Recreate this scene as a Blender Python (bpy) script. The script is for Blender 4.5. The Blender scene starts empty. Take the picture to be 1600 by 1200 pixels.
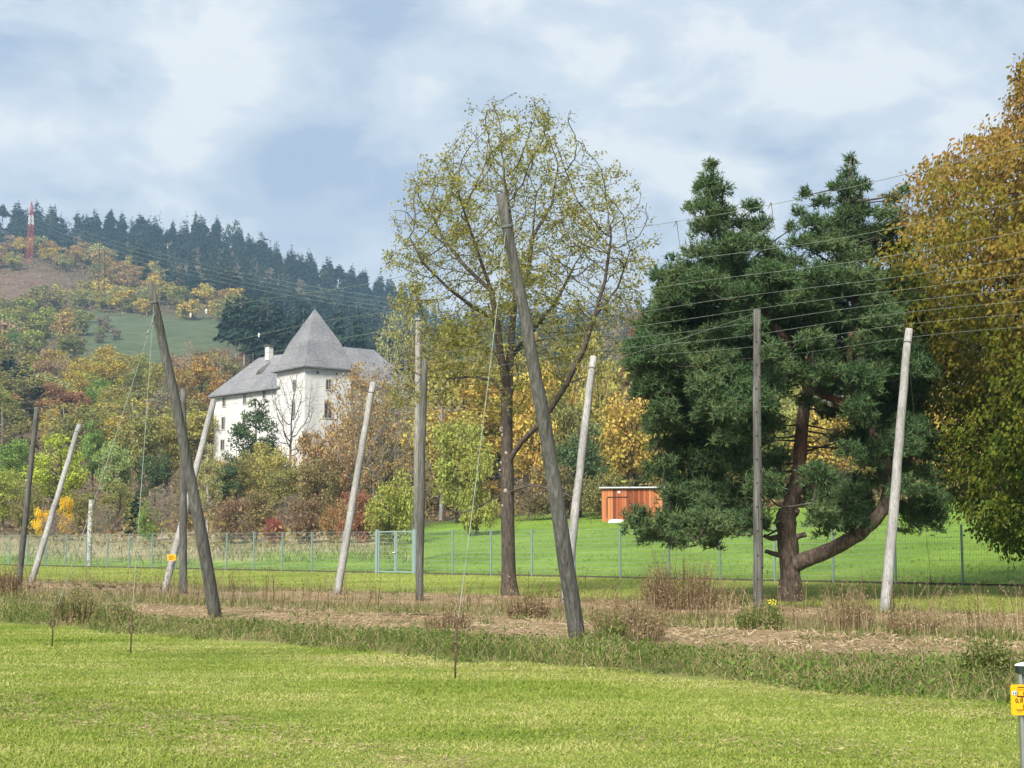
import bpy, math, random
import numpy as np
from mathutils import Vector

R = math.radians
rng = np.random.default_rng(7)
random.seed(7)
scene = bpy.context.scene
col = scene.collection

# ------------------------------------------------------------------ camera
F = 2300.0            # focal length in pixels of a 1600 wide frame
CAM_H = 1.5
PITCH = math.atan(252 / F)
cam_d = bpy.data.cameras.new('camera')
cam_d.sensor_width = 36.0
cam_d.lens = 36.0 * F / 1600.0
cam_d.clip_start = 0.1
cam_d.clip_end = 6000
cam = bpy.data.objects.new('camera', cam_d)
cam.location = (0, 0, CAM_H)
cam.rotation_euler = (math.pi / 2 + PITCH, 0, 0)
col.objects.link(cam)
scene.camera = cam

# ------------------------------------------------------------------ world, sun, exposure
SUN_EL, SUN_AZ = 42.0, -158.0      # azimuth from +Y, clockwise: behind the viewer's left shoulder
world = bpy.data.worlds.new('World')
scene.world = world
world.use_nodes = True
wn, wl = world.node_tree.nodes, world.node_tree.links
wn.clear()


def wnode(t, **kw):
    n = wn.new(t)
    for k, v in kw.items():
        setattr(n, k, v)
    return n


w_out = wnode('ShaderNodeOutputWorld')
w_bg = wnode('ShaderNodeBackground')
w_sky = wnode('ShaderNodeTexSky', sky_type='NISHITA', sun_disc=False)
w_sky.sun_elevation = R(SUN_EL)
w_sky.sun_rotation = R(SUN_AZ)
w_sky.dust_density = 2.0
w_tc = wnode('ShaderNodeTexCoord')
w_map = wnode('ShaderNodeMapping')
w_map.inputs['Scale'].default_value = (1.0, 1.0, 1.9)
w_map.inputs['Location'].default_value = (0.9, 0.3, 0.25)
wl.new(w_tc.outputs['Generated'], w_map.inputs['Vector'])
w_n1 = wnode('ShaderNodeTexNoise')
w_n1.inputs['Scale'].default_value = 9.0
w_n1.inputs['Detail'].default_value = 7.0
w_n1.inputs['Roughness'].default_value = 0.56
w_n1.inputs['Distortion'].default_value = 0.25
w_n2 = wnode('ShaderNodeTexNoise')
w_n2.inputs['Scale'].default_value = 3.4
w_n2.inputs['Detail'].default_value = 3.0
wl.new(w_map.outputs[0], w_n1.inputs['Vector'])
wl.new(w_map.outputs[0], w_n2.inputs['Vector'])
w_mix = wnode('ShaderNodeMath', operation='MULTIPLY_ADD')
wl.new(w_n2.outputs['Fac'], w_mix.inputs[0])
w_mix.inputs[1].default_value = 0.45
w_sc = wnode('ShaderNodeMath', operation='MULTIPLY')
wl.new(w_n1.outputs['Fac'], w_sc.inputs[0])
w_sc.inputs[1].default_value = 0.6
wl.new(w_sc.outputs[0], w_mix.inputs[2])
w_ramp = wnode('ShaderNodeValToRGB')
cr = w_ramp.color_ramp
cr.interpolation = 'EASE'
cr.elements[0].position = 0.43
cr.elements[0].color = (0.245, 0.30, 0.39, 1)
cr.elements[1].position = 0.62
cr.elements[1].color = (0.45, 0.475, 0.495, 1)
e = cr.elements.new(0.485)
e.color = (0.295, 0.345, 0.415, 1)
e = cr.elements.new(0.545)
e.color = (0.355, 0.40, 0.455, 1)
wl.new(w_mix.outputs[0], w_ramp.inputs['Fac'])
w_skm = wnode('ShaderNodeMix', data_type='RGBA', blend_type='MULTIPLY')
w_skm.inputs['Factor'].default_value = 1.0
w_skm.inputs[7].default_value = (0.07, 0.07, 0.07, 1)     # the clear sky, at strength 0.07
wl.new(w_sky.outputs[0], w_skm.inputs[6])
w_cov = wnode('ShaderNodeMapRange')
w_cov.inputs['From Min'].default_value = 0.36
w_cov.inputs['From Max'].default_value = 0.50
w_cov.inputs['To Min'].default_value = 0.92
w_cov.inputs['To Max'].default_value = 1.0
wl.new(w_mix.outputs[0], w_cov.inputs['Value'])
w_fin = wnode('ShaderNodeMix', data_type='RGBA')
wl.new(w_cov.outputs[0], w_fin.inputs['Factor'])
wl.new(w_skm.outputs[2], w_fin.inputs[6])
wl.new(w_ramp.outputs[0], w_fin.inputs[7])
wl.new(w_fin.outputs[2], w_bg.inputs['Color'])
w_bg.inputs['Strength'].default_value = 1.0
wl.new(w_bg.outputs[0], w_out.inputs['Surface'])

sun_d = bpy.data.lights.new('sun', 'SUN')
sun_d.energy = 4.4
sun_d.angle = R(16)
sun_d.color = (1.0, 0.955, 0.88)
sun = bpy.data.objects.new('sun', sun_d)
az, el = R(SUN_AZ), R(SUN_EL)
to_sun = Vector((math.sin(az) * math.cos(el), math.cos(az) * math.cos(el), math.sin(el)))
sun.rotation_euler = to_sun.to_track_quat('Z', 'Y').to_euler()
col.objects.link(sun)

scene.view_settings.view_transform = 'Standard'
scene.view_settings.look = 'None'
scene.view_settings.exposure = 0.95
scene.view_settings.gamma = 1.0
scene.cycles.max_bounces = 5
scene.cycles.diffuse_bounces = 2
scene.cycles.glossy_bounces = 2
scene.cycles.transmission_bounces = 3
scene.cycles.volume_bounces = 0
scene.cycles.use_denoising = True
scene.cycles.use_adaptive_sampling = True
scene.cycles.adaptive_threshold = 0.02

# ------------------------------------------------------------------ helpers: projection
ST, CT = math.sin(PITCH), math.cos(PITCH)


def at(px, py, Y):
    """The point that pixel (px, py) of the 1600x1200 photograph shows at the distance Y from the viewer."""
    u, v = (px - 800) / F, (600 - py) / F
    d = np.array((u, CT - v * ST, ST + v * CT))
    p = d * (Y / d[1])
    p[2] += CAM_H
    return p


def px_of(p):
    x, y, z = p[0], p[1], p[2] - CAM_H
    d = y * CT + z * ST
    return 800 + F * x / d, 600 - F * (z * CT - y * ST) / d


S2 = math.sqrt(0.5)


def row(a, b, z=0.0):
    """field coordinates: a along the hop rows, b across them"""
    return np.array(((a + b) * S2, (b - a) * S2, z))


# ------------------------------------------------------------------ helpers: terrain height
TY = np.array([0, 50, 75, 100, 140, 180, 230, 320, 450, 600, 750, 900, 1100, 1250, 1500, 2600.])
TE = np.array([-60, -58, -30, 5, 45, 85, 125, 205, 280, 335, 402, 448, 502, 450, 300, 100.])
RX = np.array([-400, 0, 330, 440, 540, 700, 1000, 1600, 2200.])
RE = np.array([490, 477, 455, 412, 377, 322, 335, 380, 420.])
FENCE_B = 45.5


def sstep(a, b, x):
    t = np.clip((x - a) / (b - a), 0, 1)
    return t * t * (3 - 2 * t)


def zground(x, y):
    x = np.asarray(x, float)
    y = np.asarray(y, float)
    q = (x + y) * S2 - FENCE_B
    zn = 0.17 * sstep(-14, 0, q) + 0.085 * np.clip(q, 0, 70)
    ys = np.maximum(y, 1.0)
    px = 800 + F * np.clip(x / ys, -0.7, 0.8)
    e = np.interp(ys, TY, TE)
    k = np.interp(px, RX, RE) / 477.0
    e = np.where(e > 0, e * k, e)
    e = e + 32 * sstep(500, 900, px) * np.exp(-((ys - 115) / 45.0) ** 2)
    zt = CAM_H + e / F * ys
    w = sstep(95, 155, ys)
    bumps = (np.sin(x * 0.021 + 1.3) * np.sin(y * 0.017) + 0.5 * np.sin(x * 0.053) * np.sin(y * 0.047 + 2)) * 5.0 * sstep(300, 900, ys)
    knoll = 9.0 * np.exp(-((px - 60) / 130.0) ** 2) * np.exp(-((ys - 800) / 70.0) ** 2)
    return zn * (1 - w) + zt * w + bumps + knoll


def ground_at_px(px, py):
    """distance at which the line of sight through the pixel meets the slope"""
    ys = np.linspace(80, 1200, 700)
    u = (px - 800) / F
    pts = np.stack([at(px, py, y) for y in ys])
    g = zground(pts[:, 0], pts[:, 1])
    below = np.nonzero(pts[:, 2] <= g)[0]
    return ys[below[0]] if len(below) else 1200.0


# ------------------------------------------------------------------ helpers: mesh
class Geo:
    """collects vertices and faces (triangles or quads)"""

    def __init__(self):
        self.v, self.f, self.n = [], {3: [], 4: []}, 0

    def add(self, v, f):
        v = np.asarray(v, float).reshape(-1, 3)
        f = np.asarray(f, int)
        self.v.append(v)
        self.f[f.shape[1]].append(f + self.n)
        self.n += len(v)

    def box(self, c, s, ax=None):
        c, s = np.asarray(c, float), np.asarray(s, float) / 2
        sg = np.array([(x, y, z) for x in (-1, 1) for y in (-1, 1) for z in (-1, 1)], float) * s
        if ax is not None:
            sg = sg @ np.asarray(ax, float)
        self.add(c + sg, [(0, 1, 3, 2), (4, 6, 7, 5), (0, 4, 5, 1), (2, 3, 7, 6), (0, 2, 6, 4), (1, 5, 7, 3)])

    def tube(self, pts, rad, n=6, cap=False):
        pts = np.asarray(pts, float)
        m = len(pts)
        rad = np.broadcast_to(np.asarray(rad, float), (m,))
        t = np.gradient(pts, axis=0)
        t /= np.linalg.norm(t, axis=1, keepdims=True) + 1e-12
        ref = np.array((1., 0, 0)) if abs(t[0][0]) < 0.8 else np.array((0., 1, 0))
        a = np.cross(t[0], ref)
        a /= np.linalg.norm(a)
        rings = []
        ang = np.arange(n) * 2 * math.pi / n
        ca, sa = np.cos(ang)[:, None], np.sin(ang)[:, None]
        for i in range(m):
            a = a - t[i] * np.dot(a, t[i])
            a /= np.linalg.norm(a) + 1e-12
            b = np.cross(t[i], a)
            rings.append(pts[i] + rad[i] * (ca * a + sa * b))
        v = np.concatenate(rings)
        i, j = np.meshgrid(np.arange(m - 1), np.arange(n), indexing='ij')
        i, j = i.ravel(), j.ravel()
        k = (j + 1) % n
        f = np.stack([i * n + j, i * n + k, (i + 1) * n + k, (i + 1) * n + j], 1)
        base = self.n
        self.add(v, f)
        if cap:
            for r0, p in ((0, pts[0]), (m - 1, pts[-1])):
                idx = np.arange(n)
                nn = (idx + 1) % n
                self.v.append(np.asarray(p).reshape(1, 3))
                ci = self.n
                self.n += 1
                A, B = base + r0 * n + idx, base + r0 * n + nn
                tri = np.stack([A, B, np.full(n, ci)], 1) if r0 else np.stack([B, A, np.full(n, ci)], 1)
                self.f[3].append(tri)

    def leaves(self, pos, axis, nor, length, width):
        """diamond leaves: pos base, axis direction of the blade, nor its normal"""
        pos, axis, nor = (np.asarray(q, float) for q in (pos, axis, nor))
        L = np.asarray(length, float).reshape(-1, 1)
        W = np.asarray(width, float).reshape(-1, 1)
        axis = axis / (np.linalg.norm(axis, axis=1, keepdims=True) + 1e-9)
        side = np.cross(axis, nor)
        side /= np.linalg.norm(side, axis=1, keepdims=True) + 1e-9
        up = np.cross(side, axis)
        a = pos
        b = pos + axis * L * 0.5 + side * W * 0.5
        c = pos + axis * L - up * L * 0.12
        d = pos + axis * L * 0.5 - side * W * 0.5
        n = len(pos)
        v = np.stack([a, b, c, d], 1).reshape(-1, 3)
        self.add(v, np.arange(4 * n).reshape(n, 4))

    def tris(self, a, b, c):
        n = len(a)
        self.add(np.stack([a, b, c], 1).reshape(-1, 3), np.arange(3 * n).reshape(n, 3))

    def mesh(self, name, mat, smooth=False):
        me = bpy.data.meshes.new(name)
        v = np.concatenate(self.v) if self.v else np.zeros((0, 3))
        fs = [np.concatenate(self.f[k]) for k in (3, 4) if self.f[k]]
        me.vertices.add(len(v))
        me.vertices.foreach_set('co', v.astype(np.float32).ravel())
        nl = sum(f.size for f in fs)
        npoly = sum(len(f) for f in fs)
        me.loops.add(nl)
        me.polygons.add(npoly)
        me.loops.foreach_set('vertex_index', np.concatenate([f.ravel() for f in fs]).astype(np.int32))
        tot = np.concatenate([np.full(len(f), f.shape[1]) for f in fs])
        start = np.concatenate([[0], np.cumsum(tot)[:-1]])
        me.polygons.foreach_set('loop_start', start.astype(np.int32))
        me.polygons.foreach_set('use_smooth', np.full(npoly, bool(smooth)))
        me.update(calc_edges=True)
        for m in (mat if isinstance(mat, (list, tuple)) else [mat]):
            me.materials.append(m)
        return me

    def build(self, name, mat, parent=None, loc=None, smooth=False):
        return link(name, self.mesh(name, mat, smooth), parent, loc)


def link(name, data, parent=None, loc=None):
    o = bpy.data.objects.new(name, data)
    col.objects.link(o)
    if parent is not None:
        o.parent = parent
    if loc is not None:
        o.location = [float(q) for q in loc]
    return o


def tag(o, label, cat, group=None):
    o['label'] = label
    o['category'] = cat
    if group:
        o['group'] = group
    return o


def thing(name, label, cat, loc=(0, 0, 0), group=None):
    o = link(name, None, None, loc)
    o.empty_display_size = 0.3
    return tag(o, label, cat, group)


def kind(o, k):
    o['kind'] = k
    return o


def rvec(n, g=None):
    g = g or rng
    v = g.normal(size=(n, 3))
    return v / np.linalg.norm(v, axis=1, keepdims=True)


# ------------------------------------------------------------------ helpers: materials
def new_mat(name):
    m = bpy.data.materials.new(name)
    m.use_nodes = True
    nt = m.node_tree
    nt.nodes.clear()
    return m, nt.nodes, nt.links


def noise(nodes, links, vec, scale, detail=4, rough=0.55, dist=0.0):
    n = nodes.new('ShaderNodeTexNoise')
    n.inputs['Scale'].default_value = scale
    n.inputs['Detail'].default_value = detail
    n.inputs['Roughness'].default_value = rough
    n.inputs['Distortion'].default_value = dist
    if vec is not None:
        links.new(vec, n.inputs['Vector'])
    return n.outputs['Fac']


def ramp(nodes, links, fac, stops, interp='LINEAR'):
    r = nodes.new('ShaderNodeValToRGB')
    r.color_ramp.interpolation = interp
    els = r.color_ramp.elements
    while len(els) < len(stops):
        els.new(0.5)
    for e_, (p, c) in zip(els, stops):
        e_.position = p
        e_.color = (*c, 1) if len(c) == 3 else c
    links.new(fac, r.inputs['Fac'])
    return r.outputs['Color']


def math_n(nodes, links, op, a, b=None, c=None):
    n = nodes.new('ShaderNodeMath')
    n.operation = op
    for i, x in enumerate((a, b, c)):
        if x is None:
            continue
        if isinstance(x, (int, float)):
            n.inputs[i].default_value = x
        else:
            links.new(x, n.inputs[i])
    return n.outputs[0]


def mixc(nodes, links, fac, a, b, blend='MIX'):
    n = nodes.new('ShaderNodeMix')
    n.data_type = 'RGBA'
    n.blend_type = blend
    for i, x in ((0, fac), (6, a), (7, b)):
        if isinstance(x, (int, float)):
            n.inputs[i].default_value = x
        elif isinstance(x, tuple):
            n.inputs[i].default_value = (*x, 1)
        else:
            links.new(x, n.inputs[i])
    return n.outputs[2]


def coord(nodes, links, kind_='Object', scale=(1, 1, 1)):
    t = nodes.new('ShaderNodeTexCoord')
    m = nodes.new('ShaderNodeMapping')
    m.inputs['Scale'].default_value = scale
    links.new(t.outputs[kind_], m.inputs['Vector'])
    return m.outputs[0]


def finish(nodes, links, colr, rough=0.9, bump=None, bump_s=0.3, bump_d=0.02, metal=0.0, spec=0.25):
    b = nodes.new('ShaderNodeBsdfPrincipled')
    if isinstance(colr, tuple):
        b.inputs['Base Color'].default_value = (*colr, 1)
    else:
        links.new(colr, b.inputs['Base Color'])
    b.inputs['Roughness'].default_value = rough
    b.inputs['Metallic'].default_value = metal
    b.inputs['Specular IOR Level'].default_value = spec
    if bump is not None:
        bm = nodes.new('ShaderNodeBump')
        bm.inputs['Strength'].default_value = bump_s
        bm.inputs['Distance'].default_value = bump_d
        links.new(bump, bm.inputs['Height'])
        links.new(bm.outputs[0], b.inputs['Normal'])
    o = nodes.new('ShaderNodeOutputMaterial')
    links.new(b.outputs[0], o.inputs['Surface'])


def plain(name, c, rough=0.7, metal=0.0, var=0.25, scale=6.0, spec=0.3):
    m, n, l = new_mat(name)
    v = coord(n, l)
    f = noise(n, l, v, scale, 5)
    k = ramp(n, l, f, [(0.3, tuple(x * (1 - var) for x in c)), (0.7, tuple(min(1, x * (1 + var)) for x in c))])
    finish(n, l, k, rough, f, 0.15, 0.01, metal, spec)
    return m


def leaf_mat(name, stops=None, trans=0.35, patch=0.35, hue_h=None, val=(0.62, 1.3), streak=None, spread=0.45):
    """two-sided leaf shader; without STOPS the colour is the object's own"""
    m, n, l = new_mat(name)
    gi = n.new('ShaderNodeNewGeometry')
    rnd = gi.outputs['Random Per Island']
    v = coord(n, l)
    big = noise(n, l, v, patch, 2)
    if stops is None:
        oi = n.new('ShaderNodeObjectInfo')
        base = oi.outputs['Color']
        hs = n.new('ShaderNodeHueSaturation')
        l.new(base, hs.inputs['Color'])
        k = math_n(n, l, 'MULTIPLY_ADD', rnd, 0.05, 0.475)
        k2 = math_n(n, l, 'MULTIPLY_ADD', big, 0.09, -0.045)
        l.new(math_n(n, l, 'ADD', k, k2), hs.inputs['Hue'])
        mr = math_n(n, l, 'MULTIPLY_ADD', rnd, val[1] - val[0], val[0])
        l.new(mr, hs.inputs['Value'])
        c = hs.outputs[0]
    else:
        k = math_n(n, l, 'MULTIPLY_ADD', rnd, spread, (0.45 - spread) / 2)
        k = math_n(n, l, 'MULTIPLY_ADD', big, 0.75, k)
        if streak is not None:          # worn and dry bands along the mowing direction
            mp_ = n.new('ShaderNodeMapping')
            mp_.inputs['Rotation'].default_value = (0, 0, R(40))
            mp_.inputs['Scale'].default_value = (0.16, 1.5, 1)
            l.new(v, mp_.inputs['Vector'])
            sn = noise(n, l, mp_.outputs[0], 1.0, 4, 0.6, 0.5)
            k = math_n(n, l, 'ADD', k, math_n(n, l, 'MULTIPLY_ADD', sn, streak, -streak * .5))
            sm_ = noise(n, l, v, 3.5, 3, 0.6)
            k = math_n(n, l, 'ADD', k, math_n(n, l, 'MULTIPLY_ADD', sm_, streak * .7, -streak * .35))
        if hue_h is not None:           # leaf colour turns with height in this tree
            tc = n.new('ShaderNodeTexCoord')
            sp = n.new('ShaderNodeSeparateXYZ')
            l.new(tc.outputs['Object'], sp.inputs[0])
            mr = n.new('ShaderNodeMapRange')
            mr.inputs['From Min'].default_value = hue_h[0]
            mr.inputs['From Max'].default_value = hue_h[1]
            mr.inputs['To Min'].default_value = -0.28
            mr.inputs['To Max'].default_value = 0.16
            l.new(sp.outputs['Z'], mr.inputs['Value'])
            k = math_n(n, l, 'ADD', k, mr.outputs[0])
        c = ramp(n, l, k, stops)
    d = n.new('ShaderNodeBsdfDiffuse')
    t = n.new('ShaderNodeBsdfTranslucent')
    l.new(c, d.inputs['Color'])
    l.new(c, t.inputs['Color'])
    mx = n.new('ShaderNodeMixShader')
    mx.inputs[0].default_value = trans
    l.new(d.outputs[0], mx.inputs[1])
    l.new(t.outputs[0], mx.inputs[2])
    o = n.new('ShaderNodeOutputMaterial')
    l.new(mx.outputs[0], o.inputs['Surface'])
    return m


def bark_mat(name, c1, c2, c3, sx=9.0, sz=1.4, bump=0.7, patch=None):
    m, n, l = new_mat(name)
    v = coord(n, l, 'Object', (sx, sx, sz))
    f = noise(n, l, v, 1.6, 6, 0.65, 0.4)
    k = ramp(n, l, f, [(0.32, c1), (0.52, c2), (0.72, c3)])
    if patch:
        v2 = coord(n, l, 'Object', (1.1, 1.1, 0.7))
        f2 = noise(n, l, v2, 2.0, 3)
        fac = ramp(n, l, f2, [(0.40, (0, 0, 0)), (0.58, (1, 1, 1))])
        sp = n.new('ShaderNodeSeparateXYZ')
        l.new(coord(n, l), sp.inputs[0])
        mr = n.new('ShaderNodeMapRange')
        mr.inputs['From Min'].default_value = 2.9
        mr.inputs['From Max'].default_value = 4.6
        l.new(sp.outputs['Z'], mr.inputs['Value'])
        fac = math_n(n, l, 'MULTIPLY', fac, mr.outputs[0])
        k = mixc(n, l, fac, k, patch)
    finish(n, l, k, 0.9, f, bump, 0.03)
    return m


def wood_pole_mat(name, c1, c2, c3):
    m, n, l = new_mat(name)
    v = coord(n, l, 'Object', (22, 22, 0.55))
    f = noise(n, l, v, 1.3, 6, 0.7)
    k = ramp(n, l, f, [(0.30, c1), (0.5, c2), (0.70, c3)])
    v2 = coord(n, l, 'Object', (1.5, 1.5, 0.6))
    f2 = noise(n, l, v2, 1.2, 3)
    k = mixc(n, l, 1.0, k, ramp(n, l, f2, [(0.35, (0.72, 0.72, 0.70)), (0.65, (1.12, 1.12, 1.12))]), 'MULTIPLY')
    v3 = coord(n, l, 'Object', (60, 60, 0.35))
    f3 = noise(n, l, v3, 1.0, 2)
    crack = ramp(n, l, f3, [(0.30, (0.25, 0.25, 0.25)), (0.38, (1, 1, 1))])
    k = mixc(n, l, 0.8, k, crack, 'MULTIPLY')
    finish(n, l, k, 0.88, f, 0.5, 0.01)
    return m


M = {}
M['pole_shaded'] = wood_pole_mat('pole_shaded', (0.038, 0.037, 0.032), (0.10, 0.097, 0.086), (0.19, 0.183, 0.166))  # darker copy of the wood: shade on down-facing sides put into its colour
M['pole_lit'] = wood_pole_mat('pole_lit', (0.18, 0.172, 0.16), (0.29, 0.28, 0.262), (0.41, 0.40, 0.375))  # same wood, paler: skylight on up-facing sides put into its colour
M['steel'] = plain('galvanised_wire', (0.24, 0.25, 0.24), 0.55, 0.4)
M['old_wire'] = plain('old_wire', (0.21, 0.24, 0.19), 0.7, 0.2)
M['rust'] = plain('rusty_iron', (0.085, 0.05, 0.032), 0.85, 0.2, 0.4, 30)
M['dark_hole'] = plain('dark_hole', (0.02, 0.018, 0.015), 0.9)
M['fence_post'] = plain('fence_post_paint', (0.20, 0.27, 0.25), 0.5, 0.2, 0.1)
M['fence_wire'] = plain('fence_wire_paint', (0.19, 0.25, 0.22), 0.5, 0.2, 0.1)
M['gate_paint'] = plain('gate_paint', (0.23, 0.295, 0.29), 0.45, 0.1, 0.08)
M['white'] = plain('white_paint', (0.75, 0.75, 0.73), 0.6, 0, 0.06)
M['yellow'] = plain('yellow_plate', (0.62, 0.355, 0.01), 0.35, 0, 0.05, spec=0.4)
M['black'] = plain('black_print', (0.02, 0.015, 0.015), 0.5)
M['print_brown'] = plain('dark_red_print', (0.10, 0.02, 0.015), 0.5)
M['alu'] = plain('aluminium', (0.45, 0.46, 0.46), 0.4, 0.8, 0.1)
M['cap_dark'] = plain('dark_green_plastic', (0.02, 0.03, 0.03), 0.5)
M['bark_maple'] = bark_mat('bark_maple', (0.03, 0.024, 0.019), (0.082, 0.066, 0.052), (0.16, 0.135, 0.11), 14, 3)
M['bark_pine'] = bark_mat('bark_pine', (0.03, 0.022, 0.017), (0.10, 0.072, 0.055), (0.21, 0.16, 0.125), 9, 2.6, 1.0, (0.15, 0.07, 0.042))
M['bark_dark'] = bark_mat('bark_dark', (0.03, 0.024, 0.018), (0.07, 0.055, 0.042), (0.12, 0.10, 0.08))
M['bark_grey'] = bark_mat('bark_grey', (0.13, 0.115, 0.10), (0.22, 0.20, 0.175), (0.32, 0.30, 0.27))
M['bark_pale'] = bark_mat('bark_pale', (0.16, 0.14, 0.12), (0.42, 0.40, 0.36), (0.6, 0.58, 0.54), 3, 6)
M['scar'] = plain('cut_scar', (0.34, 0.29, 0.23), 0.8)
M['leaf_obj'] = leaf_mat('leaf_own_colour')
M['leaf_far'] = leaf_mat('leaf_far', None, 0.25, 0.12, val=(0.6, 1.35))
M['needle_far'] = leaf_mat('needle_far', None, 0.1, 0.1, val=(0.55, 1.3))
M['leaf_maple'] = leaf_mat('leaf_maple', [(0.25, (0.14, 0.165, 0.045)), (0.45, (0.235, 0.25, 0.062)), (0.65, (0.315, 0.305, 0.078)), (0.90, (0.32, 0.245, 0.09))], 0.4, 0.5)
M['leaf_hornbeam'] = leaf_mat('leaf_hornbeam', [(0.22, (0.065, 0.105, 0.016)), (0.42, (0.135, 0.155, 0.024)), (0.60, (0.23, 0.185, 0.034)), (0.80, (0.30, 0.19, 0.05)), (0.98, (0.33, 0.17, 0.065))], 0.35, 0.45, hue_h=(4.4, 11.3), spread=0.28)
M['needle'] = leaf_mat('pine_needle', [(0.25, (0.030, 0.064, 0.028)), (0.5, (0.064, 0.115, 0.048)), (0.7, (0.105, 0.16, 0.064)), (0.9, (0.155, 0.185, 0.076))], 0.2, 0.6)
M['grass_blade'] = leaf_mat('grass_blade', [(0.22, (0.095, 0.165, 0.023)), (0.42, (0.185, 0.255, 0.040)), (0.62, (0.30, 0.335, 0.075)), (0.88, (0.52, 0.47, 0.21))], 0.3, 0.35, streak=0.75, spread=0.22)
M['verge_blade'] = leaf_mat('verge_blade', [(0.22, (0.035, 0.07, 0.014)), (0.44, (0.08, 0.13, 0.028)), (0.64, (0.165, 0.185, 0.052)), (0.78, (0.36, 0.31, 0.14)), (0.92, (0.48, 0.40, 0.23))], 0.3, 0.7)
M['pasture_blade'] = leaf_mat('pasture_blade', [(0.25, (0.085, 0.155, 0.02)), (0.5, (0.15, 0.24, 0.03)), (0.8, (0.235, 0.30, 0.055)), (0.97, (0.36, 0.35, 0.12))], 0.3, 0.25)
M['herb'] = leaf_mat('herb_leaf', [(0.25, (0.035, 0.075, 0.014)), (0.5, (0.08, 0.15, 0.027)), (0.75, (0.15, 0.22, 0.045)), (0.97, (0.26, 0.28, 0.10))], 0.3, 0.9)
M['weed_stem'] = leaf_mat('weed_stem', [(0.25, (0.09, 0.08, 0.035)), (0.42, (0.17, 0.13, 0.065)), (0.65, (0.28, 0.205, 0.115)), (0.88, (0.40, 0.31, 0.19))], 0.2, 0.8)
M['weed_dark'] = leaf_mat('weed_dark', [(0.25, (0.05, 0.03, 0.02)), (0.6, (0.13, 0.075, 0.045)), (0.85, (0.21, 0.14, 0.085))], 0.2, 0.8)
M['chips'] = leaf_mat('wood_chips', [(0.25, (0.16, 0.11, 0.06)), (0.5, (0.32, 0.235, 0.14)), (0.85, (0.48, 0.375, 0.245))], 0.0, 0.8)
M['flower'] = plain('yellow_flower', (0.75, 0.58, 0.03), 0.7)


# ------------------------------------------------------------------ the ground
def axis_pts(lo, hi, fine_lo, fine_hi, step, grow=1.07):
    a = list(np.arange(fine_lo, fine_hi, step))
    s, x = step, a[-1]
    while x < hi:
        s *= grow
        x += s
        a.append(min(x, hi))
    s, x = step, a[0]
    while x > lo:
        s *= grow
        x -= s
        a.insert(0, max(x, lo))
    return np.array(sorted(set(a)))


gx = axis_pts(-1300, 1300, -30, 30, 0.7, 1.045)
gy = axis_pts(-150, 1900, 6, 110, 0.7, 1.03)
GX, GY = np.meshgrid(gx, gy, indexing='ij')
GZ = zground(GX, GY)
gv = np.stack([GX, GY, GZ], -1).reshape(-1, 3)
ni, nj = GX.shape
ii, jj = np.meshgrid(np.arange(ni - 1), np.arange(nj - 1), indexing='ij')
a0 = (ii * nj + jj).ravel()
gf = np.stack([a0, a0 + nj, a0 + nj + 1, a0 + 1], 1)
gg = Geo()
gg.add(gv, gf)

# what grows where: lawn, field, mown strip, pasture, dry bank, hill meadow, cleared knoll, woodland floor
B = (gv[:, 0] + gv[:, 1]) * S2
X_, Y_ = gv[:, 0], gv[:, 1]
ysafe = np.maximum(Y_, 1)
PXg = 800 + F * X_ / ysafe
c_lawn = np.array((0.165, 0.22, 0.036))
c_field = np.array((0.20, 0.165, 0.075))
c_mown = np.array((0.195, 0.25, 0.038))
c_past = np.array((0.14, 0.235, 0.030))
c_dry = np.array((0.30, 0.26, 0.135))
c_wood = np.array((0.085, 0.07, 0.038))
c_mead = np.array((0.072, 0.098, 0.040))
c_clear = np.array((0.12, 0.085, 0.052))
cc = np.tile(c_lawn, (len(gv), 1))


def lay(mask, c):
    global cc
    mask = np.clip(mask, 0, 1)[:, None]
    cc = cc * (1 - mask) + c * mask


lay(sstep(13.4, 14.4, B) * (Y_ > 5), c_field)
lay(sstep(30.8, 32.5, B) * (Y_ > 5), c_mown)
lay(sstep(FENCE_B - 0.4, FENCE_B + 0.4, B) * (Y_ > 5), c_past)
q_ = B - FENCE_B
bank = sstep(3, 8, q_) * sstep(430, 380, PXg) + sstep(8, 14, q_) * sstep(640, 560, PXg) * sstep(380, 430, PXg)
lay(bank * (Y_ > 60), c_dry)
lay(sstep(118, 132, Y_) * (Y_ > 100), c_wood)
lay(sstep(26, 34, q_) * sstep(900, 800, PXg) * (Y_ > 60) * sstep(690, 640, PXg), c_wood)
lay(sstep(432, 450, Y_) * sstep(690, 660, Y_) * sstep(95, 130, PXg) * sstep(400, 375, PXg), c_mead)
lay(sstep(708, 716, Y_) * sstep(772, 760, Y_) * sstep(112, 78, PXg), c_clear)
m_ground, n, l = new_mat('ground_cover')
at_n = n.new('ShaderNodeAttribute')
at_n.attribute_name = 'cover'
tc = n.new('ShaderNodeTexCoord')
pos = tc.outputs['Object']
f1 = noise(n, l, pos, 0.35, 4, 0.6)
f2 = noise(n, l, pos, 5.0, 6, 0.7)
f3 = noise(n, l, pos, 38.0, 3, 0.7)
mp = n.new('ShaderNodeMapping')
mp.inputs['Rotation'].default_value = (0, 0, R(45))
mp.inputs['Scale'].default_value = (0.12, 1.1, 1)
l.new(pos, mp.inputs['Vector'])
f4 = noise(n, l, mp.outputs[0], 1.0, 3, 0.5, 0.3)
k = mixc(n, l, 1.0, at_n.outputs['Color'], ramp(n, l, f1, [(0.3, (0.78, 0.82, 0.8)), (0.7, (1.22, 1.16, 1.25))]), 'MULTIPLY')
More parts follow.
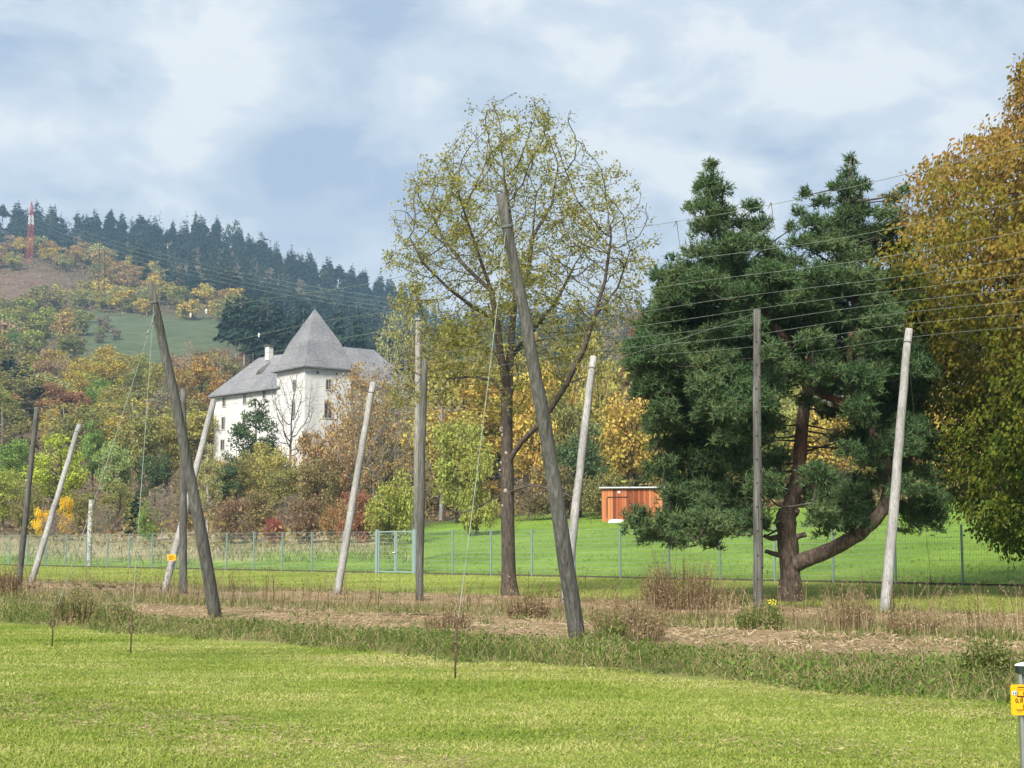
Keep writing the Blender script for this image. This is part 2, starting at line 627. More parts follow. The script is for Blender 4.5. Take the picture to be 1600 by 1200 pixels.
k = mixc(n, l, 1.0, k, ramp(n, l, f2, [(0.28, (0.68, 0.72, 0.68)), (0.72, (1.34, 1.26, 1.4))]), 'MULTIPLY')
k = mixc(n, l, 0.9, k, ramp(n, l, f3, [(0.25, (0.55, 0.58, 0.55)), (0.75, (1.45, 1.4, 1.45))]), 'MULTIPLY')
f5 = noise(n, l, pos, 0.11, 6, 0.65)
k = mixc(n, l, 1.0, k, ramp(n, l, f5, [(0.3, (0.70, 0.74, 0.72)), (0.7, (1.25, 1.2, 1.25))]), 'MULTIPLY')
k = mixc(n, l, 0.45, k, ramp(n, l, f4, [(0.4, (0.92, 0.98, 0.9)), (0.62, (1.3, 1.16, 1.5))]), 'MULTIPLY')
hgt = math_n(n, l, 'MULTIPLY_ADD', f2, 0.6, f3)
finish(n, l, k, 0.95, hgt, 0.6, 0.06, spec=0.1)
me = gg.mesh('ground', m_ground, True)
ca = me.color_attributes.new('cover', 'FLOAT_COLOR', 'POINT')
ca.data.foreach_set('color', np.concatenate([cc, np.ones((len(cc), 1))], 1).astype(np.float32).ravel())
kind(link('ground', me), 'structure')

# strips of straw and wood chips along the hop rows
m_mulch, n, l = new_mat('straw_mulch')
pos = coord(n, l)
f1 = noise(n, l, pos, 0.9, 4)
f2 = noise(n, l, pos, 22, 6, 0.75, 0.6)
k = ramp(n, l, f2, [(0.25, (0.11, 0.078, 0.042)), (0.48, (0.275, 0.20, 0.115)), (0.75, (0.43, 0.335, 0.21))])
k = mixc(n, l, 1.0, k, ramp(n, l, f1, [(0.3, (0.66, 0.70, 0.6)), (0.65, (1.15, 1.12, 1.1))]), 'MULTIPLY')
finish(n, l, k, 0.95, f2, 0.9, 0.05, spec=0.1)


def flat_at(px, py):
    Y = CAM_H * F / (py - 852.0)
    p = at(px, py, Y)
    k_ = CAM_H / (CAM_H - p[2])
    return np.array((p[0] * k_, p[1] * k_))


STRIPS = [
    ([(205, 944), (300, 946), (450, 953), (600, 957), (750, 962), (900, 972), (1050, 980), (1200, 985), (1350, 992), (1500, 1000), (1700, 1010), (2300, 1040)],
     [(205, 964), (300, 970), (450, 980), (600, 992), (750, 999), (900, 1005), (1050, 1014), (1200, 1022), (1350, 1028), (1500, 1034), (1700, 1050), (2300, 1090)]),
    ([(395, 923), (560, 926), (750, 930), (930, 938), (1100, 944), (1250, 950), (1400, 957), (1700, 966), (2300, 985)],
     [(395, 938), (560, 944), (750, 946), (930, 954), (1100, 962), (1250, 970), (1400, 976), (1700, 990), (2300, 1020)]),
    ([(40, 912), (140, 912), (255, 913)], [(40, 919), (140, 921), (255, 922)]),
]
strip_xy = []
g_mulch = None
for far_, near_ in STRIPS:
    f_xy = np.array([flat_at(*p) for p in far_])
    n_xy = np.array([flat_at(*p) for p in near_])
    t0 = np.linspace(0, 1, len(f_xy))
    t1 = np.linspace(0, 1, 60)
    t0 = np.interp(np.array([q[0] for q in far_]), [far_[0][0], far_[-1][0]], [0, 1])
    fx = np.stack([np.interp(t1, t0, f_xy[:, i]) for i in (0, 1)], 1)
    nx = np.stack([np.interp(t1, t0, n_xy[:, i]) for i in (0, 1)], 1)
    fx += rng.normal(0, 0.22, fx.shape)
    nx += rng.normal(0, 0.18, nx.shape)
    strip_xy.append((fx, nx))
    g = Geo()
    rows_ = [fx * (1 - s) + nx * s for s in (0, 0.2, 0.5, 0.8, 1)]
    zz = [0.006, 0.035, 0.05, 0.035, 0.006]
    v = np.concatenate([np.concatenate([r_, np.full((60, 1), z_)], 1) for r_, z_ in zip(rows_, zz)])
    v[:, 2] += zground(v[:, 0], v[:, 1])
    i_, j_ = np.meshgrid(np.arange(4), np.arange(59), indexing='ij')
    q0 = (i_ * 60 + j_).ravel()
    g.add(v, np.stack([q0, q0 + 60, q0 + 61, q0 + 1], 1))
    kind(g.build('mulch_strip', m_mulch, smooth=True), 'structure')

# loose straw and chips lying on the strips
g = Geo()
for (fx, nx), cnt in zip(strip_xy, (26000, 14000, 2000)):
    i_ = rng.integers(0, 59, cnt)
    s = rng.random((cnt, 1)) * 1.06 - 0.03
    t = rng.random((cnt, 1))
    p = (fx[i_] * (1 - t) + fx[i_ + 1] * t) * (1 - s) + (nx[i_] * (1 - t) + nx[i_ + 1] * t) * s
    z = zground(p[:, 0], p[:, 1])[:, None] + 0.05 * (1 - (2 * s - 1) ** 2).clip(0) + 0.004 + 0.02 * rng.random((cnt, 1))
    p = np.concatenate([p, z], 1)
    an = rng.random(cnt) * 6.283
    ax = np.stack([np.cos(an), np.sin(an), rng.normal(0.15, 0.3, cnt)], 1)
    g.leaves(p, ax, rvec(cnt) + np.array((0, 0, 1.5)), 0.05 + 0.16 * rng.random(cnt) ** 2, 0.006 + 0.012 * rng.random(cnt))
kind(g.build('straw', M['chips']), 'stuff')


# ------------------------------------------------------------------ grass
def blades(g, p, h, w, lean=0.5, curl=0.4):
    """bent blades of two segments from points p"""
    n_ = len(p)
    an = rng.random(n_) * 6.283
    d = np.stack([np.cos(an), np.sin(an), np.zeros(n_)], 1)
    s = np.stack([-np.sin(an), np.cos(an), np.zeros(n_)], 1)
    an2 = an + rng.normal(0, 1.2, n_)
    s = np.stack([-np.sin(an2), np.cos(an2), np.zeros(n_)], 1)
    L = (rng.random(n_) * lean)[:, None]
    h = np.asarray(h).reshape(-1, 1)
    w = np.asarray(w).reshape(-1, 1)
    up = np.array((0, 0, 1.0))
    mid = p + up * h * 0.6 + d * h * L * 0.5
    tip = p + up * h * (1 - curl * L) + d * h * L * 1.3
    v = np.stack([p - s * w, p + s * w, mid + s * w * 0.8, mid - s * w * 0.8, tip], 1).reshape(-1, 3)
    b = np.arange(n_)[:, None] * 5
    base = g.n
    g.v.append(v)
    g.n += len(v)
    g.f[4].append(base + b + np.array([[0, 1, 2, 3]]))
    g.f[3].append(base + b + np.array([[3, 2, 4]]))


def in_view_points(cnt, y0, y1, power=1.0, margin=0.385):
    u = rng.random(cnt)
    y = (y0 ** power + u * (y1 ** power - y0 ** power)) ** (1 / power)
    t = (rng.random(cnt) * 2 - 1) * margin
    out = rng.random(cnt) < .22                      # the ground beside the view, less densely
    t = np.where(out, np.sign(t) * (margin + (.62 - margin) * rng.random(cnt)), t)
    return t * y, y


# lawn: mown short, denser near the viewer
g = Geo()
x, y = in_view_points(330000, 8.6, 30, 0.75)
b = (x + y) * S2
ok = b < 13.5 + 0.2 * np.sin(x * 2.1) + 0.15 * np.sin(x * 5.3 + 1)
x, y = x[ok], y[ok]
p = np.stack([x, y, zground(x, y)], 1)
hv = 0.6 + 0.8 * (0.5 + 0.5 * np.sin(x * 0.9 + np.sin(y * 0.7) * 2) * np.sin(y * 1.1 + x * 0.4))
h = (0.014 + 0.02 * rng.random(len(x))) * hv
blades(g, p, h, 0.0024 + 0.0002 * y, 2.4, 0.5)
kind(g.build('lawn_grass', M['grass_blade']), 'stuff')

# dry clippings left in wavering lines by the mower
g = Geo()
for line, cnt, wd in (([(-20, 1088), (150, 1105), (300, 1122), (420, 1146), (640, 1186), (760, 1215)], 2600, .16), ([(-20, 1112), (120, 1128), (260, 1150), (420, 1190)], 1300, .14), ([(560, 1035), (800, 1048), (1100, 1068), (1400, 1098), (1620, 1128)], 2600, .35), ([(200, 1012), (420, 1022), (640, 1040)], 1000, .3), ([(900, 1150), (1200, 1160), (1500, 1190)], 1100, .3)):
    pts = np.array([flat_at(*q) for q in line])
    seg = rng.random(cnt) * (len(pts) - 1)
    i_ = seg.astype(int)
    f_ = (seg - i_)[:, None]
    xy = pts[i_] * (1 - f_) + pts[i_ + 1] * f_ + rng.normal(0, wd, (cnt, 2)) + .15 * np.sin(seg * 9)[:, None]
    p = np.concatenate([xy, 0.014 + 0.014 * rng.random((cnt, 1))], 1)
    an = rng.random(cnt) * 6.283
    g.leaves(p, np.stack([np.cos(an), np.sin(an), rng.normal(0, .15, cnt)], 1), rvec(cnt) + np.array((0, 0, 2)), .02 + .05 * rng.random(cnt), .004 + .005 * rng.random(cnt))
kind(g.build('dry_clippings', M['chips']), 'stuff')

# mown strip between the field and the fence
g = Geo()
x, y = in_view_points(80000, 30, 105, 0.9)
b = (x + y) * S2
ok = (b > 30.5) & (b < FENCE_B + 3)
x, y = x[ok], y[ok]
p = np.stack([x, y, zground(x, y)], 1)
blades(g, p, 0.03 + 0.05 * rng.random(len(x)), 0.006 + 0.00008 * y, 1.0)
kind(g.build('mown_grass', M['grass_blade']), 'stuff')


def ground_px(x, y):
    z = zground(x, y) - CAM_H
    d = y * CT + z * ST
    return 800 + F * x / d, 600 - F * (z * CT - y * ST) / d


def edge(i, which, px):
    e_ = STRIPS[i][which]
    return np.interp(px, [q[0] for q in e_], [q[1] for q in e_], left=e_[0][1] - 4, right=e_[-1][1])


# long green grass on the bank along the lawn, and the wilder growth between the strips
g, gd, gs = Geo(), Geo(), Geo()
x, y = in_view_points(150000, 12, 48, 0.6, 0.40)
b = (x + y) * S2
wob = 0.25 * np.sin(x * 1.3) + 0.18 * np.sin(x * 3.1 + 1)
px, py = ground_px(x, y)
verge = (b > 13.35 + wob) & (py > edge(0, 1, px) - 2)
left_wild = (px < 215) & (b > 13.35 + wob) & (b < 17.5)
ok = (verge | left_wild)
x, y, b = x[ok], y[ok], b[ok]
clump = 0.5 + 0.5 * np.sin(x * 1.9 + 2 * np.sin(y * 1.3)) * np.sin(y * 2.3 + x)
front = np.clip((b - 13.3) / 0.4, 0.3, 1)
clump2 = 0.5 + 0.5 * np.sin(x * 0.75 + 1.3 * np.sin(y * 0.9 + 1)) * np.sin(y * 0.6 - x * .5 + 2)
h = (0.07 + 0.42 * rng.random(len(x)) * (0.12 + 1.1 * clump ** 1.5 * (.4 + .9 * clump2))) * front
px, py = ground_px(x, y)
hmax = (py - (edge(0, 1, px) - 5)) / (F / y)          # growth is low beside the straw
h = np.where(px < 200, h * 1.1, np.minimum(h, np.clip(hmax, 0, None) * rng.uniform(.5, 1.1, len(x)) * (.45 + 1.2 * clump * (.5 + clump2)) + 0.03 + .09 * clump * clump2 * rng.random(len(x))))
p = np.stack([x, y, zground(x, y)], 1)
blades(g, p, h, 0.0028 + 0.0035 * rng.random(len(x)), 1.9, 0.75)
kind(g.build('verge_grass', M['verge_blade']), 'stuff')

# pale seeded grass arching out of it
g = Geo()
i_ = rng.integers(0, len(p), 3200)
blades(g, p[i_], 0.08 + h[i_] * rng.uniform(.9, 1.7, len(i_)), 0.0022 + 0.002 * rng.random(len(i_)), 1.6, 0.6)
kind(g.build('straw_grass', M['weed_stem']), 'stuff')

# broad leaved herbs in the verge
g = Geo()
n_ = 26000
i_ = rng.choice(len(p), n_, p=(.15 + clump ** 2) / (.15 + clump ** 2).sum())
q = p[i_] + rng.normal(0, 0.06, (n_, 3)) * np.array((1, 1, 0))
q[:, 2] += h[i_] * rng.random(n_) * .95
g.leaves(q, rvec(n_) + np.array((0, 0, 0.5)), rvec(n_) + np.array((0, 0, 1.2)), 0.03 + 0.05 * rng.random(n_), 0.012 + 0.02 * rng.random(n_))
kind(g.build('verge_leaves', M['herb']), 'stuff')

# dry and green growth between and behind the straw strips
g, gs = Geo(), Geo()
x, y = in_view_points(170000, 18, 78, 0.7, 0.39)
b = (x + y) * S2
px, py = ground_px(x, y)
mid = (py < edge(0, 0, px) + 2) & (py > edge(1, 1, px) - 2) & (px > 380)
midl = (py < edge(0, 0, px) + 2) & (b < 23.5 + np.sin(x)) & (px <= 380)
back = (py < edge(1, 0, px) + 1) & (b < 31.2 + 0.6 * np.sin(x * 1.7)) & (px > 380)
backl = (b > 27.2) & (b < 31 + 0.5 * np.sin(x * 1.7)) & (px <= 380)
ok = mid | midl | back | backl
lush = 0.5 + 0.5 * np.sin(x * 1.1 + 1.7 * np.sin(y * 0.8)) * np.sin(y * 1.5 + 0.6 * x)
ok &= rng.random(len(x)) < 0.25 + 0.75 * lush
x, y, lush = x[ok], y[ok], lush[ok]
h = 0.05 + 0.26 * rng.random(len(x)) * (0.2 + lush)
px, py = ground_px(x, y)
hm = np.where((py > edge(1, 1, px) - 2) & (px > 380), (py - (edge(1, 1, px) - 3)) / (F / y), 1.0)
h = np.minimum(h, np.clip(hm, 0, None) * rng.uniform(.6, 1.3, len(x)) + .03)
p = np.stack([x, y, zground(x, y)], 1)
blades(g, p, h, 0.005 + 0.0045 * rng.random(len(x)), 1.2, 0.5)
kind(g.build('field_grass', M['verge_blade']), 'stuff')
gt_ = Geo()
for (fx, nx), cnt in zip(strip_xy[:2], (150, 130)):
    i_ = rng.integers(0, 59, cnt)
    s_ = rng.random((cnt, 1))
    c = fx[i_] * (1 - s_) + nx[i_] * s_
    c = np.repeat(c, 34, 0) + rng.normal(0, .13, (cnt * 34, 2))
    blades(gt_, np.concatenate([c, zground(c[:, 0], c[:, 1])[:, None] + .02], 1), np.repeat(.05 + .14 * rng.random(cnt), 34) * rng.uniform(.5, 1.2, cnt * 34), .004 + .004 * rng.random(cnt * 34), 1.4, .6)
kind(gt_.build('straw_weeds', M['verge_blade']), 'stuff')
# thin dry stems standing above it
m_ = 3400
i_ = rng.integers(0, len(p), m_)
q = p[i_]
hh = (0.2 + 0.85 * rng.random(m_) ** 2.2) * np.where(h[i_] < .07, .5, 1)
blades(gs, q, hh, 0.0045 + 0.003 * rng.random(m_), 0.5, 0.1)
top = q + np.stack([rng.normal(0, 0.06, m_), rng.normal(0, 0.06, m_), hh * 0.8], 1)
for _ in range(3):
    gs.leaves(top + rng.normal(0, 0.04, top.shape), rvec(m_) * 0.7 + np.array((0, 0, 0.8)), rvec(m_), 0.03 + 0.06 * rng.random(m_), 0.010 + 0.014 * rng.random(m_))
kind(gs.build('dry_weeds', M['weed_stem']), 'stuff')
# single dark stalks of dock and nettle
gs = Geo()
m_ = 600
i_ = rng.integers(0, len(p), m_)
hh = 0.35 + 0.75 * rng.random(m_) ** 1.5
blades(gs, p[i_], hh, 0.005 + 0.004 * rng.random(m_), 0.35, 0.1)
for k_ in range(7):
    t_ = rng.uniform(.45, 1.0, m_)
    gs.leaves(p[i_] + np.stack([rng.normal(0, .035, m_), rng.normal(0, .035, m_), hh * t_], 1), rvec(m_) * .8 + np.array((0, 0, .7)), rvec(m_), 0.03 + 0.05 * rng.random(m_), 0.012 + 0.014 * rng.random(m_))
kind(gs.build('dark_stalks', M['weed_dark']), 'stuff')


# uneven tufts in the pasture
g = Geo()
x, y = in_view_points(90000, 47, 122, 0.8, 0.39)
b = (x + y) * S2 - FENCE_B
px = 800 + F * x / y
lump = 0.5 + 0.5 * np.sin(x * 1.3 + 2 * np.sin(y * .8)) * np.sin(y * 1.1 + x * .7)
ok = (b > .3) & (px > 420) & (rng.random(len(x)) < .15 + lump ** 2)
x, y, lump = x[ok], y[ok], lump[ok]
blades(g, np.stack([x, y, zground(x, y)], 1), (.04 + .09 * rng.random(len(x))) * (.6 + lump), 0.010 + .010 * rng.random(len(x)), 1.5, .5)
kind(g.build('pasture_grass', M['pasture_blade']), 'stuff')

# rough dry grass on the bank beyond the fence
g = Geo()
x, y = in_view_points(60000, 60, 125, 1.0, 0.39)
b = (x + y) * S2 - FENCE_B
px = 800 + F * x / y
lump = 0.5 + 0.5 * np.sin(x * .8 + 2 * np.sin(y * .5)) * np.sin(y * .9 + x * .3)
ok = (px < 640) & (b > np.where(px < 330, 1.5, 4.5)) & (b < 16) & (rng.random(len(x)) < .3 + lump)
x, y, lump = x[ok], y[ok], lump[ok]
blades(g, np.stack([x, y, zground(x, y)], 1), (.15 + .55 * rng.random(len(x))) * (.35 + lump), 0.012 + .012 * rng.random(len(x)), 1.4, .5)
kind(g.build('bank_grass', M['verge_blade']), 'stuff')


def weed_clump(px, py, wpx, hpx, label, mat, leafmat=None, n_=160, bush=0.5, cat='weed clump', Y=None):
    xy = flat_at(px, py) if Y is None else at(px, py, Y)[:2]
    s = F / xy[1]
    w, h = wpx / s, hpx / s
    base = np.array((xy[0], xy[1], float(zground(*xy))))
    t = thing('weed_clump', label, cat, base)
    g_, g2 = Geo(), Geo()
    for _ in range(n_):
        r_ = w * 0.5 * np.sqrt(rng.random())
        a_ = rng.random() * 6.283
        p0 = np.array((math.cos(a_) * r_, math.sin(a_) * r_ * 0.6, 0))
        hh_ = h * (0.45 + 0.55 * rng.random()) * (1 - 0.45 * (r_ / (w * 0.5)) ** 2)
        d_ = np.array((p0[0] * 0.5, p0[1] * 0.5, 0)) / max(w, 0.1) * 0.9 + np.append(rng.normal(0, 0.10, 2), 0)
        pts = [p0, p0 + d_ * hh_ * 0.4 + np.array((0, 0, hh_ * 0.5)), p0 + d_ * hh_ + np.array((0, 0, hh_))]
        g_.tube(pts, [0.006, 0.005, 0.002], 3)
        k_ = int(10 * bush + 3)
        tt = 0.25 + 0.75 * rng.random(k_)
        q_ = p0 + d_ * hh_ * tt[:, None] + np.stack([rng.normal(0, .03, k_), rng.normal(0, .03, k_), hh_ * tt], 1)
        g2.leaves(q_, rvec(k_) * 0.8 + np.array((0, 0, 0.6)), rvec(k_), 0.03 + 0.05 * rng.random(k_), 0.010 + 0.016 * rng.random(k_))
    g_.build('stems', mat, t)
    g2.build('leaves', leafmat or mat, t)
    return t


weed_clump(1062, 955, 105, 105, 'tall reddish brown dry weed clump in front of the fence', M['weed_dark'], M['weed_stem'], 230, 0.9)
weed_clump(1120, 955, 70, 70, 'lower dry weeds beside the tall reddish brown clump', M['weed_stem'], M['weed_stem'], 100, 0.6)
weed_clump(1030, 952, 40, 75, 'narrow tan weeds left of the tall reddish brown clump', M['weed_stem'], M['weed_stem'], 70, 0.7)
weed_clump(985, 1005, 110, 85, 'grey brown tangle of dry weeds beside the nearest leaning pole', M['weed_stem'], M['weed_stem'], 240, 0.7)
weed_clump(955, 1008, 40, 55, 'green leafy weeds at the edge of the straw beside the nearest pole', M['verge_blade'], M['verge_blade'], 60, 1.0)
weed_clump(122, 975, 62, 70, 'olive weed clump between the two anchor stakes', M['weed_stem'], M['verge_blade'], 160, 1.0)
weed_clump(180, 978, 42, 45, 'small olive weed clump beside the middle anchor stake', M['weed_stem'], M['verge_blade'], 90, 1.0)
weed_clump(1325, 985, 80, 85, 'thin grey dry weeds before the palest leaning pole', M['weed_stem'], M['weed_stem'], 120, 0.5)
weed_clump(1190, 985, 70, 48, 'green bush of weeds below the drilled upright pole', M['verge_blade'], M['verge_blade'], 150, 1.0)
weed_clump(1545, 1068, 70, 90, 'leafy green weeds in the verge beside the yellow marker', M['verge_blade'], M['verge_blade'], 130, 1.0)
weed_clump(10, 930, 40, 60, 'reddish dry weeds at the foot of the leftmost dark pole', M['weed_dark'], M['weed_dark'], 110, 0.8)
weed_clump(825, 968, 60, 50, 'brown weeds around the foot of the big half-bare tree', M['weed_dark'], M['weed_stem'], 120, 0.7)
weed_clump(700, 985, 70, 45, 'sparse dark stems on the straw behind the nearest anchor stake', M['weed_dark'], M['weed_stem'], 70, 0.4)
weed_clump(1430, 990, 90, 40, 'heap of bent dry grass on the straw beyond the verge', M['weed_stem'], M['weed_stem'], 170, 0.4)
fl = weed_clump(1207, 965, 18, 28, 'small yellow flowering plant beside the drilled upright pole', M['verge_blade'], M['verge_blade'], 24, 1.0, 'plant')
g = Geo()
n_ = 40
g.leaves(np.stack([rng.normal(0, .07, n_), rng.normal(0, .05, n_), 0.25 + 0.12 * rng.random(n_)], 1), rvec(n_), rvec(n_), np.full(n_, .035), np.full(n_, .035))
kind(g.build('flowers', M['flower'], fl), 'stuff')


# ------------------------------------------------------------------ hop poles
def hop_pole(base_px, top_px, Y0, Y1, r0, r1, mat, label, collar=None, holes=0, bend=0.0):
    b_ = at(base_px[0], base_px[1], Y0)
    gz = float(zground(b_[0], b_[1]))
    t_ = at(top_px[0], top_px[1], Y1)
    d = t_ - b_
    b_ = b_ + d * ((gz - 0.15) - b_[2]) / d[2]          # run on into the soil
    d = t_ - b_
    o = thing('hop_pole', label, 'pole', b_, 'wooden poles of the hop garden')
    m_ = 16
    s = np.linspace(0, 1, m_)
    side = np.array((1.0, 0, 0))
    pts = d * s[:, None] + side * (bend * np.sin(s * math.pi))[:, None] + rng.normal(0, 0.006, (m_, 3))
    rad = (r0 + (r1 - r0) * s) * (1 + rng.normal(0, 0.015, m_))
    g_ = Geo()
    g_.tube(pts, rad, 14, True)
    g_.build('shaft', mat, o, smooth=False)
    for me_ in (o.children[0].data,):
        sm = np.array([len(p_.vertices) == 4 for p_ in me_.polygons])
        me_.polygons.foreach_set('use_smooth', sm)
    u = d / np.linalg.norm(d)
    if collar:
        for f_ in collar:
            c = np.array([np.interp(f_, s, pts[:, i]) for i in range(3)])
            r_ = float(np.interp(f_, s, rad)) + 0.006
            a1 = np.cross(u, (0, 1, 0.2))
            a1 /= np.linalg.norm(a1)
            a2 = np.cross(u, a1)
            an = np.linspace(0, 2 * math.pi, 17)
            ring = c + r_ * (np.cos(an)[:, None] * a1 + np.sin(an)[:, None] * a2)
            g_ = Geo()
            for dz in (-0.012, 0.0, 0.012):
                g_.tube(ring + u * dz, 0.007, 4)
            g_.build('wire_collar', M['steel'], o)
    for i in range(holes):
        f_ = 0.14 + 0.83 * i / holes
        c = np.array([np.interp(f_, s, pts[:, j]) for j in range(3)])
        r_ = float(np.interp(f_, s, rad))
        sx = 0.55 if i % 2 else -0.25
        nrm = np.array((sx, -math.sqrt(1 - sx * sx), 0))
        g_ = Geo()
        g_.tube([c + nrm * (r_ - 0.02), c + nrm * (r_ + 0.012)], 0.018, 8, True)
        g_.build('hole_disc', M['dark_hole'], o)  # dark disc, the shade inside a drilled hole put into its colour
    return o, b_, t_


def pole_pt(pole, f_):
    return pole[1] + (pole[2] - pole[1]) * f_


P1 = hop_pole((902, 1003), (781, 302), 22.8, 21.5, 0.135, 0.075, M['pole_shaded'], 'tallest dark weathered pole leaning across the big half-bare tree', (0.93,), bend=0.07)
P2 = hop_pole((336, 965), (234, 442), 30.5, 29.2, 0.135, 0.080, M['pole_shaded'], 'dark weathered pole leaning beside the white castle with a guy wire', (0.945,), bend=0.06)
P3 = hop_pole((30, 905), (58, 636), 54, 53.3, 0.115, 0.085, M['pole_shaded'], 'leftmost slim dark pole by the reddish weeds')
P4 = hop_pole((50, 907), (124, 663), 58.5, 60.5, 0.13, 0.10, M['pole_lit'], 'pale grey pole leaning before the lime green tree', (0.95,))
P5 = hop_pole((286, 933), (286, 608), 46.5, 47, 0.125, 0.105, M['pole_shaded'], 'upright dark pole half hidden behind the leaning pole near the castle')
P6 = hop_pole((260, 912), (334, 625), 49, 51, 0.12, 0.10, M['pole_lit'], 'pale leaning pole with a small yellow plate')
P7 = hop_pole((529, 916), (583, 598), 44.5, 46, 0.125, 0.095, M['pole_lit'], 'pale leaning pole between the castle and the fence gate', (0.95,))
P8 = hop_pole((655, 932), (663, 562), 39.5, 39.8, 0.11, 0.085, M['pole_shaded'], 'upright grey pole beside the fence gate')
P9 = hop_pole((884, 930), (927, 557), 38, 39.3, 0.125, 0.095, M['pole_lit'], 'pale pole whose foot crosses behind the tallest dark pole', (0.95,))
P10 = hop_pole((1185, 938), (1182, 484), 31.3, 31.4, 0.105, 0.08, M['pole_shaded'], 'upright drilled grey pole before the pine trunk', None, 22)
P11 = hop_pole((1383, 955), (1420, 514), 33, 34.2, 0.125, 0.085, M['pole_lit'], 'palest smooth pole leaning before the pine limb and orange tree', (0.95,))

# pale old utility pole behind the upright pole by the gate
c0 = at(653, 497, 78)
zb = float(zground(c0[0], c0[1]))
o = thing('utility_pole', 'pale bleached pole rising behind the upright grey pole near the gate', 'pole', (c0[0], c0[1], zb))
g = Geo()
H_ = c0[2] - zb
g.tube([(0, 0, -0.3), (0.02, 0, H_ * 0.5), (0, 0, H_)], [0.19, 0.17, 0.13], 12, True)
g.build('shaft', M['bark_grey'], o, smooth=True)
g = Geo()
g.box((0, 0, H_ - 0.1), (0.34, 0.34, 0.06))
g.build('cap_band', M['steel'], o)

c0 = at(142, 781, 92)
zb = float(zground(c0[0], c0[1]))
o = thing('old_post', 'short bleached post standing in the bushes beyond the fence', 'post', (c0[0], c0[1], zb))
H_ = c0[2] - zb
g = Geo()
g.tube([(0, 0, -0.2), (0, 0, H_ * .6), (0.03, 0, H_)], [0.17, 0.16, 0.14], 10, True)
g.build('shaft', M['bark_pale'], o)
n_ = 160
g = Geo()
g.leaves(np.stack([rng.normal(0.1, .12, n_), rng.normal(-.15, .08, n_), H_ * rng.random(n_)], 1), rvec(n_), rvec(n_), np.full(n_, .12), np.full(n_, .07))
g.build('creeper', M['verge_blade'], o)

# trellis wires over the rows
WB = [17.3, 20, 21.9, 23.8, 25.2, 26.6, 28, 29.6, 31.5]
ORD = ['first', 'second', 'third', 'fourth', 'fifth', 'sixth', 'seventh', 'eighth', 'ninth']
for i, b_ in enumerate(WB):
    aa = np.linspace(14, -57 if i else -29, 140)
    zz = 6.45 - 0.07 * (0.5 - 0.5 * np.cos((aa + 17) / 8.7 * 2 * math.pi)) + 0.02 * np.sin(aa * 0.7 + i)
    pts = np.stack([row(a_, b_ + 0.02 * math.sin(a_ * .3 + i), z_) for a_, z_ in zip(aa, zz)])
    g = Geo()
    g.tube(pts, 0.004, 4)
    w_ = tag(g.build('trellis_wire', M['old_wire']), f'taut overhead trellis wire, {ORD[i]} from the lawn side', 'wire', 'overhead wires of the hop garden')
    if i < 2:
        for a_ in ((-27.1, -26.5) if i == 0 else (-28.4,)):
            g = Geo()
            c = row(a_, b_, float(np.interp(-a_, -aa, zz)))
            g.tube([c + np.array((0, 0, -.05)), c, c + np.array((0, 0, .05))], [0.010, 0.024, 0.010], 8, True)
            g.build('insulator', M['white'], w_)
    if i == 0:                                       # dry ends of hop bine left hanging
        for px_ in (1213, 1062):
            tt = (px_ - 800) / F
            Yb = b_ / S2 / (1 + tt)
            c = np.array((tt * Yb, Yb, 6.4))
            g = Geo()
            g.tube([c, c + np.array((.02, 0, -.2)), c + np.array((0.05, 0, -.42))], [0.006, .005, .003], 3)
            g.tube([c, c + np.array((-.05, 0, -.1))], [0.006, .004], 3)
            g.build('dry_bine', M['weed_dark'], w_)
# cross cable at the far pole row
g = Geo()
aa = np.linspace(0, 1, 24)
A_, B_ = pole_pt(P10, 0.99), pole_pt(P9, 0.97)
g.tube(np.stack([A_ * (1 - s) + B_ * s - np.array((0, 0, .25 * s * (1 - s))) for s in aa]), 0.006, 4)
tag(g.build('cross_cable', M['old_wire']), 'cable strung from the drilled pole top to the pale pole', 'wire')


def anchor(px, py_base, py_top, Y, label, wire_from=None, wire_label=None, group=None):
    """rusty ground anchor with an eye, and its guy wire"""
    xy = flat_at(px, py_base) if Y is None else at(px, py_base, Y)[:2]
    z0 = float(zground(*xy))
    base = np.array((xy[0], xy[1], z0))
    h_ = at(px, py_top, xy[1])[2] - z0
    o_ = thing('ground_anchor', label, 'anchor', base, 'ground anchors of the guy wires')
    g_ = Geo()
    g_.tube([(0, 0, -0.1), (0.004, 0, h_ * .5), (0, 0, h_ - 0.10)], 0.011, 8, True)
    g_.build('rod', M['rust'], o_, smooth=True)
    an = np.linspace(-math.pi / 2, 1.5 * math.pi, 21)
    g_ = Geo()
    g_.tube(np.stack([0.030 * np.cos(an), 0 * an, h_ - 0.055 + 0.055 * np.sin(an)], 1), 0.011, 6)
    g_.build('eye', M['rust'], o_, smooth=True)
    if wire_from is not None:
        tip = base + np.array((0, 0, h_))
        d_ = wire_from - tip
        L_ = np.linalg.norm(d_)
        u_ = d_ / L_
        g_ = Geo()
        s_ = np.linspace(0, 1, 30)
        pts = tip + d_ * s_[:, None]
        pts[:, 2] -= 0.12 * np.sin(s_ * math.pi)
        g_.tube(pts, 0.006, 5)
        w_ = tag(g_.build('guy_wire', M['old_wire']), wire_label, 'guy wire', 'guy wires of the leaning poles')
        g_ = Geo()
        g_.tube([tip + u_ * 0.02, tip + u_ * .06, tip + u_ * .30, tip + u_ * .34], [0.008, 0.016, 0.016, 0.008], 8, True)
        g_.build('turnbuckle', M['rust'], w_)
        g_ = Geo()
        c_ = wire_from - u_ * 0.9
        g_.tube([c_, c_ + u_ * 0.12], 0.022, 6, True)
        g_.build('clamp', M['steel'], w_)
    return o_


